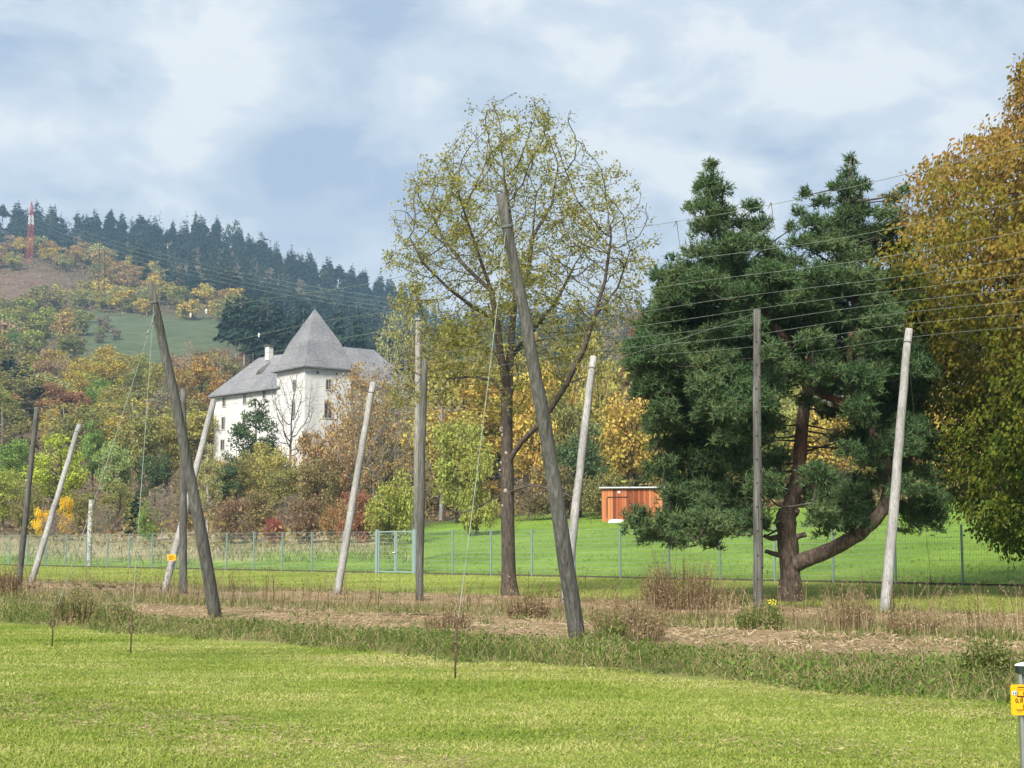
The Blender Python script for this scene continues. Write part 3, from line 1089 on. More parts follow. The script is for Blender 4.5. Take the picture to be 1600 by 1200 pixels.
anchor(711, 1060, 1004, None, 'rusty eyed stake nearest the middle of the lawn edge', pole_pt(P1, 0.925), 'pale guy wire from the tallest dark pole down to the lawn')
anchor(204, 1021, 977, None, 'rusty eyed stake in the lawn before the olive weeds', pole_pt(P2, 0.94), 'pale guy wire running steeply from the pole by the castle')
anchor(81, 1010, 968, None, 'rusty eyed stake farthest along the lawn edge', pole_pt(P2, 0.92), 'slanting guy wire from the castle side pole to the far stake')
anchor(358, 919, 898, 52, 'thin rusty stake on the mown strip behind the leaning pole')
anchor(1455, 917, 905, 46, 'dark eyed stake on the shaded strip behind the palest pole', pole_pt(P11, 0.94), 'thin guy wire dropping behind the palest pole')
anchor(1030, 905, 890, 51, 'dark eyed stake near the tall reddish weeds', pole_pt(P9, 0.94), 'thin guy wire slanting down before the red shed')

# little yellow plate nailed to the pale leaning pole
c = at(270, 871, 49.0)
o = thing('warning_plate', 'small yellow plate nailed to the pale leaning pole', 'sign', c)
g = Geo()
g.box((0, -0.16, 0), (0.29, 0.012, 0.20))
g.build('plate', M['yellow'], o)
for dx, dz, w_ in ((-.02, .045, .16), (.0, -.01, .2), (-.03, -.055, .12)):
    g = Geo()
    g.box((dx, -0.169, dz), (w_, 0.004, 0.016))
    g.build('print', M['black'], o)
g = Geo()
g.tube([(0, -0.16, 0), (0, 0, 0)], 0.01, 5)
g.build('nail', M['rust'], o)

# ------------------------------------------------------------------ mesh fence and gate
fence = thing('mesh_fence', 'long green wire mesh fence between the hop garden and the pasture', 'fence', row(-50, FENCE_B, 0))
f0 = np.array(fence.location)
FH = 2.0
gp = Geo()
gp.box((0, 0, FH / 2 - 0.2), (0.06, 0.06, FH + 0.44))
post_me = gp.mesh('post', M['fence_post'])
gc = Geo()
gc.box((0, 0, 0), (0.07, 0.07, 0.02))


def panel_mesh(length):
    g_ = Geo()
    u_ = np.array((S2, -S2, 0))
    for kz in range(11):
        z_ = 0.05 + kz * (FH - 0.08) / 10
        g_.tube([u_ * 0.03 + np.array((0, 0, z_)), u_ * (length - 0.03) + np.array((0, 0, z_))], 0.0062, 3)
    for kx in range(1, int(length / 0.1)):
        x_ = kx * 0.1
        g_.tube([u_ * x_ + np.array((0.006, 0.006, 0.03)), u_ * x_ + np.array((0.006, 0.006, FH))], 0.0032, 3)
    return g_.mesh('mesh_panel', M['fence_wire'])


gk = Geo()
gk.box(np.array((S2, -S2, 0)) * 1.25 + np.array((0, 0, 0.0)), (2.42, 0.07, 0.16), [(S2, -S2, 0), (S2, S2, 0), (0, 0, 1)])
base_strip_me = gk.mesh('base_strip', plain('fence_base', (0.07, 0.06, 0.045), 0.9))  # low dark strip along the foot of each panel


pan = panel_mesh(2.5)
GATE0, GATE1 = -54.7, -51.8


def fence_run(a_list, last):
    for a_ in a_list:
        w_ = row(a_, FENCE_B)
        z_ = float(zground(w_[0], w_[1]))
        p_ = link('post', post_me, fence, (w_[0] - f0[0], w_[1] - f0[1], z_))
        p_.rotation_euler = (0, 0, R(45))
        if a_ != last:
            w2 = row(a_ + 1.25, FENCE_B)
            z2 = float(zground(w2[0], w2[1]))
            link('mesh_panel', pan, fence, (w_[0] - f0[0], w_[1] - f0[1], z2))
            link('base_strip', base_strip_me, fence, (w_[0] - f0[0], w_[1] - f0[1], z2))


run = list(GATE1 + 2.5 * np.arange(0, 14))
fence_run(run, run[-1])
run = list(GATE0 - 2.5 * np.arange(0, 18))[::-1]
fence_run(run, run[-1])
tg = at(866, 862, 61.5)
ws = thing('fence_notice', 'tiny blank white plate on the mesh fence behind the tallest pole', 'sign', tg)
qd = ((tg[0] + tg[1]) * S2 - FENCE_B)
g = Geo()
ax45 = [(S2, -S2, 0), (S2, S2, 0), (0, 0, 1)]
off = np.array((-S2, -S2, 0)) * (qd + 0.03)
g.box(off, (0.16, 0.01, 0.2), ax45)
g.build('plate', M['white'], ws)
g = Geo()
g.box(off + np.array((S2, S2, 0)) * 0.012, (0.05, 0.03, 0.03), ax45)
g.build('clip', M['steel'], ws)

ga, gb = row(GATE0, FENCE_B), row(GATE1, FENCE_B)
gz_ = float(zground(*((ga + gb) / 2)[:2]))
gate = thing('double_gate', 'pale blue steel double gate set in the mesh fence', 'gate', (ga[0], ga[1], gz_))
W_ = 2.9
u = np.array((S2, -S2, 0))
for s_ in (0.09, W_ - 0.09):
    g = Geo()
    g.box(u * s_ + np.array((0, 0, 1.0)), (0.13, 0.13, 2.16), ax45)
    g.build('gate_post', M['gate_paint'], gate)
for s0, s1 in ((0.18, W_ / 2 - 0.015), (W_ / 2 + 0.015, W_ - 0.18)):
    lf = link('gate_leaf', None, gate)
    g = Geo()
    for s_ in (s0 + .035, s1 - .035):
        g.box(u * s_ + np.array((0, 0, 1.03)), (0.07, 0.05, 1.94), ax45)
    g.build('upright', M['gate_paint'], lf)
    for z_ in (0.09, 1.97):
        g = Geo()
        g.box(u * (s0 + s1) / 2 + np.array((0, 0, z_)), (s1 - s0 - .14, 0.05, 0.06), ax45)
        g.build('rail', M['gate_paint'], lf)
    g = Geo()
    for z_ in np.linspace(0.25, 1.85, 9):
        g.tube([u * s0 + np.array((0, 0, z_)), u * s1 + np.array((0, 0, z_))], 0.008, 3)
    for x_ in np.arange(s0 + .1, s1, .1):
        g.tube([u * x_ + np.array((0, 0, .1)), u * x_ + np.array((0, 0, 1.95))], 0.0035, 3)
    kind(g.build('wire_mesh', M['fence_wire'], lf), 'stuff')
g = Geo()
g.box(u * (W_ / 2 - .06) + np.array((-.05, -.05, 1.0)), (0.16, 0.03, 0.035), ax45)
g.build('handle', M['white'], gate)

# ------------------------------------------------------------------ red shed
m_red, n, l = new_mat('red_boards')
oi = n.new('ShaderNodeObjectInfo')
v = coord(n, l, 'Object', (9, 9, 0.8))
f = noise(n, l, v, 2.0, 5)
k = math_n(n, l, 'MULTIPLY_ADD', oi.outputs['Random'], 0.85, math_n(n, l, 'MULTIPLY', f, 0.3))
finish(n, l, ramp(n, l, k, [(0.15, (0.15, 0.036, 0.014)), (0.5, (0.33, 0.09, 0.032)), (0.95, (0.48, 0.19, 0.08))]), 0.7, f, 0.2, 0.01)
M['roof_metal'] = plain('roof_metal', (0.55, 0.57, 0.58), 0.4, 0.4, 0.08)
M['dark_wood'] = plain('dark_wood', (0.05, 0.022, 0.014), 0.8)
SY = 108.0
sl = at(941, 806, SY)
shed = thing('red_shed', 'small red board shed with a flat metal roof above the pasture', 'shed', sl)
sw, sh, sd = 4.6, 2.0, 3.0
u = np.array((0.985, -0.17, 0))
u /= np.linalg.norm(u)
nrm = np.array((u[1], -u[0], 0))      # towards the viewer
nrm = np.array((-0.17, -0.985, 0)) / np.linalg.norm((-0.17, -0.985, 0))
axs = [u, -nrm, (0, 0, 1)]
zlow = min(float(zground(*(sl + u * s_)[:2])) for s_ in (0, sw)) - sl[2] - 0.3
g = Geo()
g.box(u * sw / 2 - nrm * (sd / 2 + .05) + np.array((0, 0, (sh + zlow) / 2)), (sw - .02, sd, sh - zlow - .02), axs)
g.build('wall', M['dark_wood'], shed)
bw = 0.2
gpl = Geo()
gpl.box((0, 0, (sh + zlow) / 2), (bw - 0.016, 0.03, sh - zlow - 0.1), axs)
pl_me = gpl.mesh('plank', m_red)
for i in range(int(sw / bw)):
    c = u * (bw * (i + .5)) + nrm * (0.015 if i % 2 else 0.004)
    link('plank', pl_me, shed, c)
gpl = Geo()
gpl.box((0, 0, (sh + zlow) / 2), (0.03, bw - 0.016, sh - zlow - 0.1), axs)
pl2 = gpl.mesh('plank', m_red)
for i in range(int(sd / bw)):
    link('plank', pl2, shed, -nrm * (bw * (i + .5)) - u * 0.02)
g = Geo()
g.box(u * sw / 2 - nrm * (sd / 2) + np.array((0, 0, sh + .05)), (sw + .4, sd + .5, 0.10), axs)
g.build('roof', M['roof_metal'], shed)
g = Geo()
g.box(u * 1.15 + nrm * .045 + np.array((0, 0, 1.36)), (1.5, 0.03, 0.07), axs)
g.build('door_rail', M['dark_wood'], shed)
g = Geo()
g.box(u * .35 + nrm * .045 + np.array((0, 0, .6)), (0.05, 0.03, 1.45), axs)
g.build('door_edge', M['dark_wood'], shed)
g = Geo()
g.box(u * 1.25 + nrm * .045 + np.array((0, 0, 1.72)), (0.18, 0.03, 0.16), axs)
g.build('plate', M['white'], shed)
c = at(962, 812, SY - 2)
g = Geo()
for dx, s_ in ((0, .8), (.7, .5)):
    pass
gs_ = Geo()
an = np.linspace(0, 2 * math.pi, 9)[:-1]
ring0 = np.stack([0.55 * np.cos(an), 0.3 * np.sin(an), 0 * an], 1)
ring1 = np.stack([0.5 * np.cos(an) + .05, 0.27 * np.sin(an), 0.2 + 0.05 * np.sin(3 * an)], 1)
vv = np.concatenate([ring0, ring1, [[0, 0, .26]]])
gs_.add(vv, [(i, (i + 1) % 8, 8 + (i + 1) % 8, 8 + i) for i in range(8)])
gs_.f[3].append(np.array([(8 + i, 8 + (i + 1) % 8, 16) for i in range(8)]))
tag(gs_.build('pale_stone', M['white'], None, (c[0], c[1], float(zground(c[0], c[1])) - .03)), 'flat white stone lying below the red shed', 'stone')

# ------------------------------------------------------------------ marker post with yellow sign at the edge of the lawn
MY = 9.78
mc = at(1604, 1045, MY)
mk = thing('marker_post', 'short aluminium marker post with a yellow pipe sign on the lawn', 'marker post', (mc[0], mc[1], 0))
mh = mc[2]
g = Geo()
for dx in (-.05, -.018, .018, .05):
    g.box((dx, 0, mh / 2 - .05), (0.018, 0.05, mh + .06))
g.box((0, 0.012, mh / 2 - .06), (0.11, 0.02, mh + .04))
g.build('post', M['alu'], mk)
g = Geo()
g.box((0, 0, mh - .005), (0.125, 0.07, 0.05))
g.build('collar', M['cap_dark'], mk)
g = Geo()
g.tube([(0, 0, mh + .021), (0, 0, mh + .03), (0, 0, mh + .042)], [0.078, 0.074, 0.03], 4, True)
g.build('cap', M['white'], mk)


def rounded(w_, h_, r_, t_, n_=5):
    pts = []
    for cx, cz, a0_ in ((w_ / 2 - r_, h_ / 2 - r_, 0), (-w_ / 2 + r_, h_ / 2 - r_, 90), (-w_ / 2 + r_, -h_ / 2 + r_, 180), (w_ / 2 - r_, -h_ / 2 + r_, 270)):
        for k_ in range(n_):
            a_ = R(a0_ + 90 * k_ / (n_ - 1))
            pts.append((cx + r_ * math.cos(a_), cz + r_ * math.sin(a_)))
    m_ = len(pts)
    g_ = Geo()
    v_ = [(x_, -t_, z_) for x_, z_ in pts] + [(x_, 0, z_) for x_, z_ in pts] + [(0, -t_, 0), (0, 0, 0)]
    g_.add(v_, [(i, (i + 1) % m_, m_ + (i + 1) % m_, m_ + i) for i in range(m_)])
    g_.f[3].append(np.array([(i, (i + 1) % m_, 2 * m_) for i in range(m_)] + [(m_ + (i + 1) % m_, m_ + i, 2 * m_ + 1) for i in range(m_)]))
    return g_


zc = at(1604, 1092.5, MY)[2]
plate = rounded(0.248, 0.196, 0.014, 0.008).build('sign_plate', M['yellow'], mk, (0, -0.036, zc))
bd = rounded(0.036, 0.026, 0.006, 0.002).build('badge', M['white'], plate, (-0.098, -0.0095, 0.044))


def lettering(txt, size, x_, z_, mat, name='lettering'):
    cu = bpy.data.curves.new(name, 'FONT')
    cu.body = txt
    cu.size = size
    cu.extrude = 0.0006
    cu.offset = 0.0006
    tmp = bpy.data.objects.new(name, cu)
    me_ = bpy.data.meshes.new_from_object(tmp)
    bpy.data.objects.remove(tmp)
    me_.materials.clear()
    me_.materials.append(mat)
    o_ = link(name, me_, plate, (x_, -0.0105, z_))
    o_.rotation_euler = (math.pi / 2, 0, 0)
    return o_


lettering('HS', 0.030, -0.113, 0.034, M['black']).location.y = -0.0128
lettering('03', 0.036, -0.044, 0.030, M['black'])
lettering('0,1', 0.036, -0.097, -0.016, M['black'])
lettering('10', 0.036, -0.054, -0.054, M['black'])
for x0_, x1_, z0_, z1_ in ((-.084, -.02, .0185, .0265), (-.056, -.048, -.016, .0185), (-.092, .03, -.066, -.061), (-.078, -.032, .078, .083), (-.082, -.012, .064, .066), (-.084, -.054, -.077, -.0745), (-.03, .0, -.083, -.066)):
    g = Geo()
    g.box(((x0_ + x1_) / 2, -0.0095, (z0_ + z1_) / 2), (x1_ - x0_, 0.002, z1_ - z0_))
    g.build('printed_bar', M['print_brown'], plate)

# ------------------------------------------------------------------ castle
m_plaster, n, l = new_mat('white_plaster')
v = coord(n, l)
f1 = noise(n, l, v, 0.35, 4)
f2 = noise(n, l, coord(n, l, 'Object', (1.2, 1.2, 0.16)), 1.2, 4)
k = ramp(n, l, f1, [(0.3, (0.53, 0.515, 0.475)), (0.65, (0.64, 0.63, 0.60))])
k = mixc(n, l, 0.7, k, ramp(n, l, f2, [(0.3, (0.74, 0.71, 0.66)), (0.55, (1, 1, 1))]), 'MULTIPLY')
finish(n, l, k, 0.9, f1, 0.1, 0.05)
m_shingle, n, l = new_mat('weathered_shingles')
tcn = n.new('ShaderNodeTexCoord')
br = n.new('ShaderNodeTexNoise')
v = coord(n, l, 'Object', (2.2, 2.2, 7.0))
f1 = noise(n, l, v, 1.5, 5, 0.7)
f2 = noise(n, l, coord(n, l), 0.25, 3)
f3 = noise(n, l, coord(n, l, 'Object', (3, 3, 0.4)), 1.0, 3)
k = ramp(n, l, f1, [(0.28, (0.085, 0.086, 0.09)), (0.5, (0.18, 0.18, 0.185)), (0.72, (0.29, 0.287, 0.283))])
k = mixc(n, l, 1.0, k, ramp(n, l, f2, [(0.35, (0.86, 0.87, 0.9)), (0.65, (1.15, 1.12, 1.1))]), 'MULTIPLY')
k = mixc(n, l, 0.6, k, ramp(n, l, f3, [(0.35, (0.8, 0.8, 0.8)), (0.65, (1.15, 1.15, 1.15))]), 'MULTIPLY')
finish(n, l, k, 0.85, f1, 0.6, 0.1)
M['dark_glass'] = plain('dark_window', (0.03, 0.03, 0.034), 0.25, 0, 0.1, spec=0.5)
M['stone_frame'] = plain('stone_frame', (0.42, 0.40, 0.36), 0.9)
M['eave_wood'] = plain('eave_wood', (0.10, 0.09, 0.08), 0.9)

C0 = at(477, 571, 225.0)
EAVE_T = C0[2]
lu = np.array((-0.6, 0.8, 0))       # along the faces that run away to the left
ru = np.array((0.8, 0.6, 0))        # along the faces that run away to the right
ground_c = 11.0
castle = thing('white_castle', 'white castle with grey shingle roofs and a pointed tower on the slope', 'castle', (C0[0], C0[1], ground_c))
TH = EAVE_T - ground_c + 0.35


def prism(g_, o_, l_, r_, z0, z1, lu=lu, ru=ru):
    c_ = [o_, o_ + ru * r_, o_ + ru * r_ + lu * l_, o_ + lu * l_]
    v_ = [(*p_[:2], z0) for p_ in c_] + [(*p_[:2], z1) for p_ in c_]
    g_.add(v_, [(0, 1, 5, 4), (1, 2, 6, 5), (2, 3, 7, 6), (3, 0, 4, 7), (4, 5, 6, 7), (3, 2, 1, 0)])


Z0 = np.zeros(3)
TL, TR = 9.2, 8.2
g = Geo()
prism(g, Z0, TL, TR, 0, TH)
g.build('tower_wall', m_plaster, castle)


def ring_roof(levels, closed_apex, name, mat):
    """stack of rectangles (origin offset along lu and ru) joined to an apex"""
    g_ = Geo()
    rings = []
    for (l0, l1, r0_, r1_, z_) in levels:
        rings.append(np.array([lu * l0 + ru * r0_, lu * l0 + ru * r1_, lu * l1 + ru * r1_, lu * l1 + ru * r0_]) + np.array((0, 0, z_)))
    m_ = len(rings)
    v_ = np.concatenate(rings + ([np.array([closed_apex])] if closed_apex is not None else []))
    fs = [(i * 4 + j, i * 4 + (j + 1) % 4, (i + 1) * 4 + (j + 1) % 4, (i + 1) * 4 + j) for i in range(m_ - 1) for j in range(4)]
    if closed_apex is not None:
        g_.add(v_, fs) if fs else g_.add(v_, np.zeros((0, 4), int))
        t_ = 4 * (m_ - 1)
        g_.f[3].append(np.array([(t_ + j, t_ + (j + 1) % 4, 4 * m_) for j in range(4)]))
    else:
        fs.append((4 * (m_ - 1), 4 * (m_ - 1) + 1, 4 * (m_ - 1) + 2, 4 * (m_ - 1) + 3))
        g_.add(v_, fs)
    return g_.build(name, mat, castle)


ov = 0.75
ze = EAVE_T - ground_c
apz = at(489, 482, 231)[2] - ground_c
kz = ze + 4.1
ki = 2.35
ap = lu * TL / 2 + ru * TR / 2 + np.array((0, 0, apz))
tr_ = ring_roof([(-ov + .02, TL + ov - .02, -ov + .02, TR + ov - .02, ze - 0.30), (-ov, TL + ov, -ov, TR + ov, ze - 0.10), (0.45, TL - .45, 0.40, TR - .40, ze + 2.0), (1.42, TL - 1.42, 1.22, TR - 1.22, ze + 4.3)], ap, 'tower_roof', m_shingle)
g = Geo()
g.tube([ap - np.array((0, 0, .2)), ap + np.array((0, 0, .5)), ap + np.array((0, 0, 1.0))], [0.10, 0.06, 0.02], 6, True)
g.build('finial', M['eave_wood'], tr_)

# wing on the near-left side of the tower
WE = at(428, 604, 231.5)[2] - ground_c
WL, WD = 19.0, 11.5
lw = np.array((-0.70, 0.714, 0))       # the wing is turned a little from the tower
rw = np.array((0.714, 0.70, 0))
w0 = lu * (TL - 0.4) + ru * 0.55
g = Geo()
prism(g, w0, WL, WD, 0, WE + 0.3, lw, rw)
g.build('wing_wall', m_plaster, castle)
rz = at(368, 557, 245)[2] - ground_c


def hip_roof(o_, L_, D_, ze_, zr_, hip0, hip1, along, across, name):
    g_ = Geo()
    e_ = 0.8
    c_ = [o_ - along * e_ - across * e_, o_ + along * (L_ + e_) - across * e_, o_ + along * (L_ + e_) + across * (D_ + e_), o_ - along * e_ + across * (D_ + e_)]
    r_ = [o_ + along * hip0 + across * D_ / 2, o_ + along * (L_ - hip1) + across * D_ / 2]
    v_ = [(*p_[:2], ze_ - .28) for p_ in c_] + [(*p_[:2], ze_ - .05) for p_ in c_] + [(*p_[:2], zr_) for p_ in r_]
    g_.add(v_, [(0, 1, 5, 4), (1, 2, 6, 5), (2, 3, 7, 6), (3, 0, 4, 7), (3, 2, 1, 0), (4, 5, 9, 8), (6, 7, 8, 9)])
    g_.f[3].append(np.array([(5, 6, 9), (7, 4, 8)]))
    return g_.build(name, m_shingle, castle)


wr = hip_roof(w0, WL, WD, WE, rz, 0.0, 4.2, lw, rw, 'wing_roof')
g = Geo()
cp = w0 + lw * (WL - 8.2) + rw * (WD / 2 - 0.6)
g.box((*cp[:2], rz + 0.3), (1.1, 0.9, 2.3), [lw, rw, (0, 0, 1)])
ch = g.build('chimney', m_plaster, wr)
ch.parent = castle
g = Geo()
g.box((*cp[:2], rz + 1.62), (1.5, 1.2, 0.22), [lw, rw, (0, 0, 1)])
g.build('chimney_cap', M['eave_wood'], ch)
# dormer: dark slit with a raised shingle lid
dpos = w0 + lw * (WL - 9.6) + rw * 2.2
fr = 2.2 + .8
slope = (rz - WE) / (WD / 2 + .8)
dz = WE + slope * fr
g = Geo()
A_ = np.array((*dpos[:2], dz))
v_ = [A_ - lw * .9 + np.array((0, 0, .05)), A_ + lw * .9 + np.array((0, 0, .05)), A_ - rw * .1 + np.array((0, 0, .75)), A_ + rw * 2.4 + np.array((0, 0, slope * 2.4 + .03))]
g.add(v_, [(0, 1, 2)])
g.f[3].append(np.array([(1, 3, 2), (0, 2, 3)]))
g.build('dormer', M['eave_wood'], castle)

# wing on the far-right side of the tower
w1 = ru * (TR - 0.5) + lu * 1.0
RE_ = WE + 0.4
g = Geo()
prism(g, w1, 11, 13, 0, RE_ + .3)
g.build('wing_wall', m_plaster, castle)
hip_roof(w1, 13, 11, RE_, RE_ + 6.6, 0, 4.5, ru, lu, 'wing_roof')


def castle_window(o_, along, out, s_, z_, w_, h_):
    """recessed look: dark pane in a pale frame"""
    ax_ = [along, out, (0, 0, 1)]
    c_ = o_ + along * s_ + np.array((0, 0, z_))
    wdw = link('window', None, castle)
    g_ = Geo()
    t_ = 0.16
    for sx in (-1, 1):
        g_.box(c_ + along * sx * (w_ / 2 + t_ / 2) + out * 0.02, (t_, 0.16, h_ + 2 * t_), ax_)
    for sz in (-1, 1):
        g_.box(c_ + np.array((0, 0, sz * (h_ / 2 + t_ / 2))) + out * 0.02, (w_ - .004, 0.15, t_), ax_)
    g_.build('frame', M['stone_frame'], wdw)
    g_ = Geo()
    g_.box(c_ - out * 0.02, (w_, 0.06, h_), ax_)
    g_.build('pane', M['dark_glass'], wdw)
    g_ = Geo()
    g_.box(c_ + out * 0.02, (0.07, 0.05, h_), ax_)
    g_.build('mullion', M['stone_frame'], wdw)


zt = lambda y_, D_: at(400, y_, D_)[2] - ground_c
lo, ro = -ru, -lu       # outward normals of the left-running and the right-running faces
for s_, y_, w_, h_ in ((3.3, 602, .8, 1.5), (3.4, 640, .95, 2.2)):
    castle_window(Z0, lu, lo, s_, zt(y_, 228), w_, h_)
for s_, y_, w_, h_ in ((4.1, 601, .85, 1.5), (4.1, 641, 1.3, 2.4)):
    castle_window(Z0, ru, ro, s_, zt(y_, 227.5), w_, h_)
for s_, y_, w_, h_ in ((WL - 3.0, 626.5, .8, 1.5), (WL - 2.9, 660, .9, 2.0), (WL - 2.8, 694, 1.0, 1.6), (WL - 9.0, 622, .8, 1.6), (WL - 9.0, 656, .9, 1.9), (WL - 14.5, 617, .8, 1.6)):
    castle_window(w0, lw, -rw, s_, zt(y_, 242 if s_ > 12 else 238), w_, h_)
for s_, y_ in ((4.5, 627), (10, 640), (4.5, 660)):
    castle_window(w1, ru, ro, s_, zt(y_, 236), 0.9, 1.7)
for s_ in (2.2, 5.6):
    g = Geo()
    g.box(ru * s_ + ro * .03 + np.array((0, 0, ze - .95)), (0.35, 0.1, 0.35), [ru, ro, (0, 0, 1)])
    g.build('vent', M['dark_glass'], castle)

# ------------------------------------------------------------------ red and white mast on the hill, its cables, two wooden poles
MYY = 800.0
mb = at(47, 388, MYY)
mt = at(48, 316, MYY)
mast = thing('lattice_mast', 'red and white painted lattice mast on the hilltop', 'mast', (mb[0], mb[1], float(zground(mb[0], mb[1]))))
zb = mt[2] - float(zground(mb[0], mb[1]))
M['mast_red'] = plain('mast_red', (0.36, 0.05, 0.05), 0.6)


def mast_w(z_):
    f_ = z_ / zb
    return np.interp(f_, [0, 0.5, 0.75, 0.97, 1], [3.0, 2.5, 2.1, 0.6, 0.3]) / 2


bandz = np.array([0, zb - 19, zb - 12.4, zb - 7.0, zb])
for (z0_, z1_, mm) in ((0, zb - 12.8, 'mast_red'), (zb - 12.8, zb - 7.4, 'white'), (zb - 7.4, zb, 'mast_red')):
    g = Geo()
    lv = np.arange(z0_, z1_ + .1, 2.7)
    if lv[-1] < z1_ - .3:
        lv = np.append(lv, z1_)
    for za, zb_ in zip(lv[:-1], lv[1:]):
        wa, wb = mast_w(za), mast_w(zb_)
        ca_ = [np.array((sx * wa, sy * wa, za)) for sx, sy in ((-1, -1), (1, -1), (1, 1), (-1, 1))]
        cb_ = [np.array((sx * wb, sy * wb, zb_)) for sx, sy in ((-1, -1), (1, -1), (1, 1), (-1, 1))]
        for j in range(4):
            g.tube([ca_[j], cb_[j]], 0.11, 4)
            g.tube([ca_[j], cb_[(j + 1) % 4]], 0.05, 3)
            g.tube([ca_[(j + 1) % 4], cb_[j]], 0.05, 3)
            g.tube([cb_[j], cb_[(j + 1) % 4]], 0.05, 3)
    g.build('lattice_section', M[mm], mast)
for i, dz in enumerate((6.0, 8.5, 11.0, 13.5)):
    for sgn, lbl, tgt in ((1, 'toward the castle wood', at(640, 470 + i * 7, 560)), (-1, 'away past the knoll', at(-160, 405 + i * 6, 700))):
        A_ = np.array((mb[0], mb[1], mast.location[2] + zb - dz))
        s_ = np.linspace(0, 1, 30)
        pts = A_ + (tgt - A_) * s_[:, None]
        pts[:, 2] -= 22 * s_ * (1 - s_) * (1 if sgn > 0 else .3)
        g = Geo()
        g.tube(pts, 0.035, 3)
        tag(g.build('power_cable', M['old_wire']), f'thin power cable running from the red mast {lbl}, {ORD[i]} from the top', 'cable', 'power cables on the hill')
for px_, yt_, lbl in ((156, 375, 'taller wooden pole among the knoll bushes'), (164, 390, 'shorter wooden pole among the knoll bushes')):
    c = at(px_, yt_, 690)
    z_ = float(zground(c[0], c[1]))
    g = Geo()
    g.tube([(0, 0, -1), (0, 0, c[2] - z_)], [0.3, 0.22], 6, True)
    o = thing('wooden_mast', lbl, 'pole', (c[0], c[1], z_))
    g.build('shaft', M['bark_dark'], o)
    g = Geo()
    g.box((0, 0, c[2] - z_ - 1), (2.4, .25, .25))
    g.build('crossarm', M['bark_dark'], o)


# ------------------------------------------------------------------ growing branches
def colonize(nodes, parents, attr, step, kill, infl, iters, up=0.12, seed=1, cap=9000):
    g_ = np.random.default_rng(seed)
    P = np.zeros((cap, 3))
    par = np.full(cap, -1)
    n0 = len(nodes)
    P[:n0] = nodes
    par[:n0] = parents
    nch = np.zeros(cap, int)
    for q_ in parents:
        if q_ >= 0:
            nch[q_] += 1
    A = np.array(attr)
    D = np.full(len(A), 1e9)
    NN = np.zeros(len(A), int)

    def upd(lo_, hi_):
        nonlocal A, D, NN
        for s_ in range(lo_, hi_, 400):
            e_ = min(hi_, s_ + 400)
            d2 = np.linalg.norm(A[:, None, :] - P[None, s_:e_, :], axis=2)
            j_ = d2.argmin(1)
            m_ = d2[np.arange(len(A)), j_]
            w_ = m_ < D
            D[w_] = m_[w_]
            NN[w_] = j_[w_] + s_
        keep = D > kill
        A, D, NN = A[keep], D[keep], NN[keep]

    upd(0, n0)
    cnt = n0
    for it in range(iters):
        act = D < infl
        if not act.any():
            break
        dirs = A[act] - P[NN[act]]
        dirs /= np.linalg.norm(dirs, axis=1, keepdims=True) + 1e-9
        uniq, inv = np.unique(NN[act], return_inverse=True)
        acc = np.zeros((len(uniq), 3))
        np.add.at(acc, inv, dirs)
        acc /= np.linalg.norm(acc, axis=1, keepdims=True) + 1e-9
        acc += np.array((0, 0, up)) + g_.normal(0, 0.16, acc.shape)
        acc /= np.linalg.norm(acc, axis=1, keepdims=True) + 1e-9
        ok_ = nch[uniq] < 3
        uniq, acc = uniq[ok_], acc[ok_]
        if not len(uniq) or cnt + len(uniq) > cap:
            break
        new = P[uniq] + acc * step
        P[cnt:cnt + len(uniq)] = new
        par[cnt:cnt + len(uniq)] = uniq
        nch[uniq] += 1
        upd(cnt, cnt + len(uniq))
        cnt += len(uniq)
        if not len(A):
            break
    return P[:cnt], par[:cnt]


def radii(par, tip, expo=2.4, fixed=None):
    n_ = len(par)
    acc = np.zeros(n_)
    r_ = np.zeros(n_)
    for i in range(n_ - 1, -1, -1):
        r_[i] = max(tip, acc[i] ** (1 / expo))
        if par[i] >= 0:
            acc[par[i]] += r_[i] ** expo
    return r_


def branch_geo(P, par, r_, sides=(9, 6, 4, 3), minr=0.0):
    """tubes along the chains of a skeleton whose parents come before their children"""
    n_ = len(P)
    kids = [[] for _ in range(n_)]
    for i in range(n_):
        if par[i] >= 0:
            kids[par[i]].append(i)
    g_ = Geo()
    todo = [i for i in range(n_) if par[i] < 0]
    starts = [(i, None) for i in todo]
    while starts:
        s_, prev = starts.pop()
        chain = [s_]
        cur = s_
        while kids[cur]:
            ks = sorted(kids[cur], key=lambda q_: -r_[q_])
            for o_ in ks[1:]:
                starts.append((o_, cur))
            cur = ks[0]
            chain.append(cur)
        pts = [P[i] for i in chain]
        rr = [r_[i] for i in chain]
        if prev is not None:
            pts.insert(0, P[prev])
            rr.insert(0, min(r_[prev], rr[0] * 1.25))
        if len(pts) < 2:
            continue
        mr = max(rr)
        if mr < minr:
            continue
        sd = sides[0] if mr > 0.12 else sides[1] if mr > 0.05 else sides[2] if mr > 0.018 else sides[3]
        g_.tube(pts, rr, sd)
    return g_


def densify(pts, step):
    out = [np.asarray(pts[0], float)]
    for a_, b_ in zip(pts[:-1], pts[1:]):
        a_, b_ = np.asarray(a_, float), np.asarray(b_, float)
        m_ = max(1, int(round(np.linalg.norm(b_ - a_) / step)))
        for k_ in range(1, m_ + 1):
            out.append(a_ + (b_ - a_) * k_ / m_)
    return out


